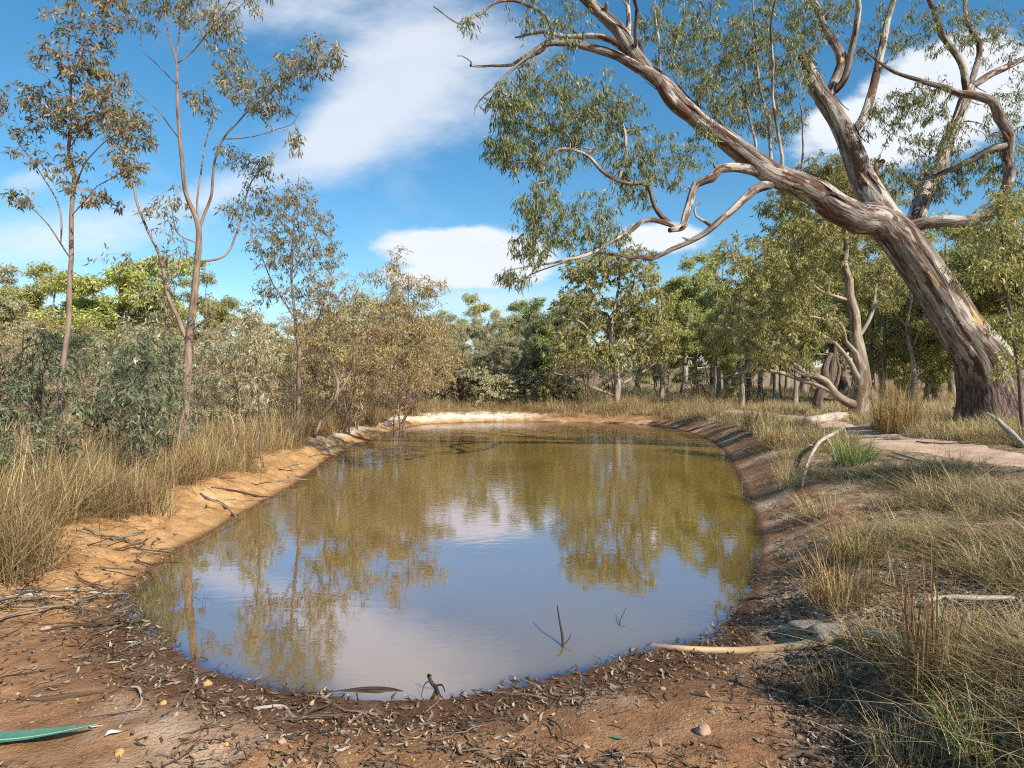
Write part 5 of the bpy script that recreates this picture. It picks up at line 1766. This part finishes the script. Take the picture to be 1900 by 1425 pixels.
branch('fallen_branch', 'dark stick floating at the left edge of the water', [(308, 1092), (335, 1086), (362, 1080)], [.006, .010, .005], WOOD_WET, seed=19, forks=[(.5, [(350, 1070, .03)], .004)])
branch('fallen_branch', 'pale curved stick on the driftwood heap by the left shore', [(120, 1098), (165, 1104), (205, 1106), (248, 1104)], [.008, .010, .010, .005], WOOD_DEAD, seed=20)
branch('fallen_branch', 'grey stick along the lower side of the driftwood heap', [(0, 1114), (50, 1108), (105, 1112), (150, 1125)], [.012, .012, .010, .006], WOOD_DEAD, seed=21)
branch('fallen_branch', 'stick pointing to the water from the driftwood heap', [(198, 1130), (215, 1124), (240, 1121)], [.006, .008, .006], WOOD_DEAD, seed=22)
branch('fallen_branch', 'black stick at the right waterline above the peeled branch', [(1372, 1118), (1395, 1114), (1420, 1111)], [.007, .010, .006], WOOD_WET, seed=23)
branch('fallen_twig', 'fine twig curving on the bare dirt at the lower right', [(1320, 1302), (1380, 1308), (1440, 1310), (1500, 1306)], [.003, .005, .004, .002], WOOD_STICK, 'twig', 24)
branch('fallen_branch', 'dark branch at the bottom edge right of centre', [(1450, 1412), (1490, 1406), (1530, 1416)], [.008, .012, .008], WOOD_STICK, seed=25)
for k, (a, b) in enumerate([((1832, 800), (1770, 770)), ((1880, 805), (1820, 760)), ((1900, 830), (1850, 800))]):
    branch('fallen_branch', ['pale bark slab leaning at the foot of the great gum', 'long shed bark strip against the great gum butt', 'grey limb lying right of the great gum butt'][k],
           [(a[0], a[1], 0), ((a[0] + b[0]) / 2, a[1] - 8, .12), (b[0], a[1] - 14, .3)], [.03, .05, .03], WOOD_DEAD, seed=30 + k)
# driftwood heap
hx = [on_ground(random.uniform(0, 245), random.gauss(1112, 12)) for i in range(46)]
for i, p in enumerate(hx):
    o = link('driftwood_stick', STICKS[i % 7], loc=(p[0], p[1], p[2] + random.uniform(.004, .03)))
    s_ = random.uniform(.5, 1.3)
    o.scale = (s_, s_, s_ * 1.2)
    o.rotation_euler = (0, random.gauss(0, .12), random.gauss(0, .7))
    tag(o, 'thin stick in the driftwood heap by the left shore', 'stick', 'sticks of the driftwood heap')

# dead stump in the woodland
sb = on_ground(1522, 772)
sd = 19.0
stem_tree('dead_tree', 'grey broken dead tree with bare arms left of the pale multi-stemmed gum', [(1520, 772, 34), (1522, 730, 30), (1530, 700, 27), (1534, 675, 18), (1545, 655, 12)], [], LEAF_OLIVE, 701, 20.5, bark=BARK_ROUGH,
          limbs=[([(1522, 745, 18), (1545, 725, 15), (1560, 690, 10), (1555, 665, 6)], .3), ([(1524, 735, 12), (1548, 740, 9), (1570, 720, 5)], -.3)])

# ---- single leaves
LEAF_TEAL, n_ = material('fresh_leaf')
f_ = n_.noise(n_.new('ShaderNodeTexCoord').outputs['Object'], 30, 4)
n_.out(n_.principled(n_.mix(f_, (.05, .16, .11), (.10, .24, .165)), .5, spec=.4))
VEIN, n_ = material('leaf_vein')
n_.out(n_.principled((.28, .40, .28), .55))
PALE_LEAF, n_ = material('bleached_leaf')
n_.out(n_.principled((.60, .55, .47), .7))
TAN_LEAF, n_ = material('tan_leaf')
n_.out(n_.principled((.55, .36, .15), .7))


def single_leaf(label, px, py, L, W, rz, mat, seed, vein=False, lift=.006, curl=.05):
    b = on_ground(px, py)
    me = dead_leaf('blade', L, W, seed, mat, curl)
    root = link('fallen_leaf', None, loc=(b[0], b[1], b[2] + lift))
    root.rotation_euler = (0.05, 0, rz)
    link('blade', me, root)
    if vein:
        co = np.array([v.co for v in me.vertices]).reshape(6, 3, 3)[:, 1] + np.array([0, 0, .002])
        T = Tubes()
        T.add(catmull(co, 16), np.linspace(.0035, .001, 16), 5)
        link('midrib', T.mesh('midrib', VEIN), root)
    tag(root, label, 'leaf')
    return root


single_leaf('long blue-green leaf lying at the bottom left corner', 40, 1372, .56, .085, .16, LEAF_TEAL, 4, True, .02)
single_leaf('bleached pointed leaf at the tip of the blue-green leaf', 178, 1351, .06, .012, -.1, PALE_LEAF, 5)
single_leaf('broad pale leaf in the litter right of the blue-green leaf', 210, 1366, .055, .032, .7, PALE_LEAF, 6)
single_leaf('tan dry leaf on the red dirt left of the water', 211, 1233, .07, .022, .25, TAN_LEAF, 7)
single_leaf('flat cream leaf on the orange left bank', 216, 1000, .12, .045, .3, PALE_LEAF, 8)
single_leaf('tiny teal leaf scrap on the dirt by the ochre stone', 300, 1256, .022, .012, .5, LEAF_TEAL, 9)
single_leaf('slim green fresh leaf in the litter at the lower right', 1150, 1372, .07, .014, -.4, LEAF_TEAL, 10)
single_leaf('white curled leaf on the dirt left of the near waterline', 245, 1195, .06, .02, .2, PALE_LEAF, 11)


# ------------------------------------------------------------------ tell look-alikes apart by their order
ORD = ['first', 'second', 'third', 'fourth', 'fifth', 'sixth', 'seventh', 'eighth', 'ninth', 'tenth', 'eleventh', 'twelfth', 'thirteenth', 'fourteenth', 'fifteenth', 'sixteenth', 'seventeenth']
for gname in ['trees of the woodland behind the right bank', 'golden bushy gums on the left bank', 'gums beyond the left thicket', 'silver shrubs on the far bank', 'saplings behind the right far bank',
              'saplings in the tall left bank grass', 'low saplings by the left edge gum', 'thin stems behind the right bank']:
    byl = {}
    for o in COL.objects:
        if o.parent is None and o.get('group') == gname:
            byl.setdefault(o['label'], []).append(o)
    for lab, lst in byl.items():
        if 1 < len(lst) <= 17:
            lst.sort(key=lambda o: o.location.x / max(.1, o.location.y))
            for i, o in enumerate(lst):
                o['label'] = '%s, %s from left' % (lab, ORD[i])
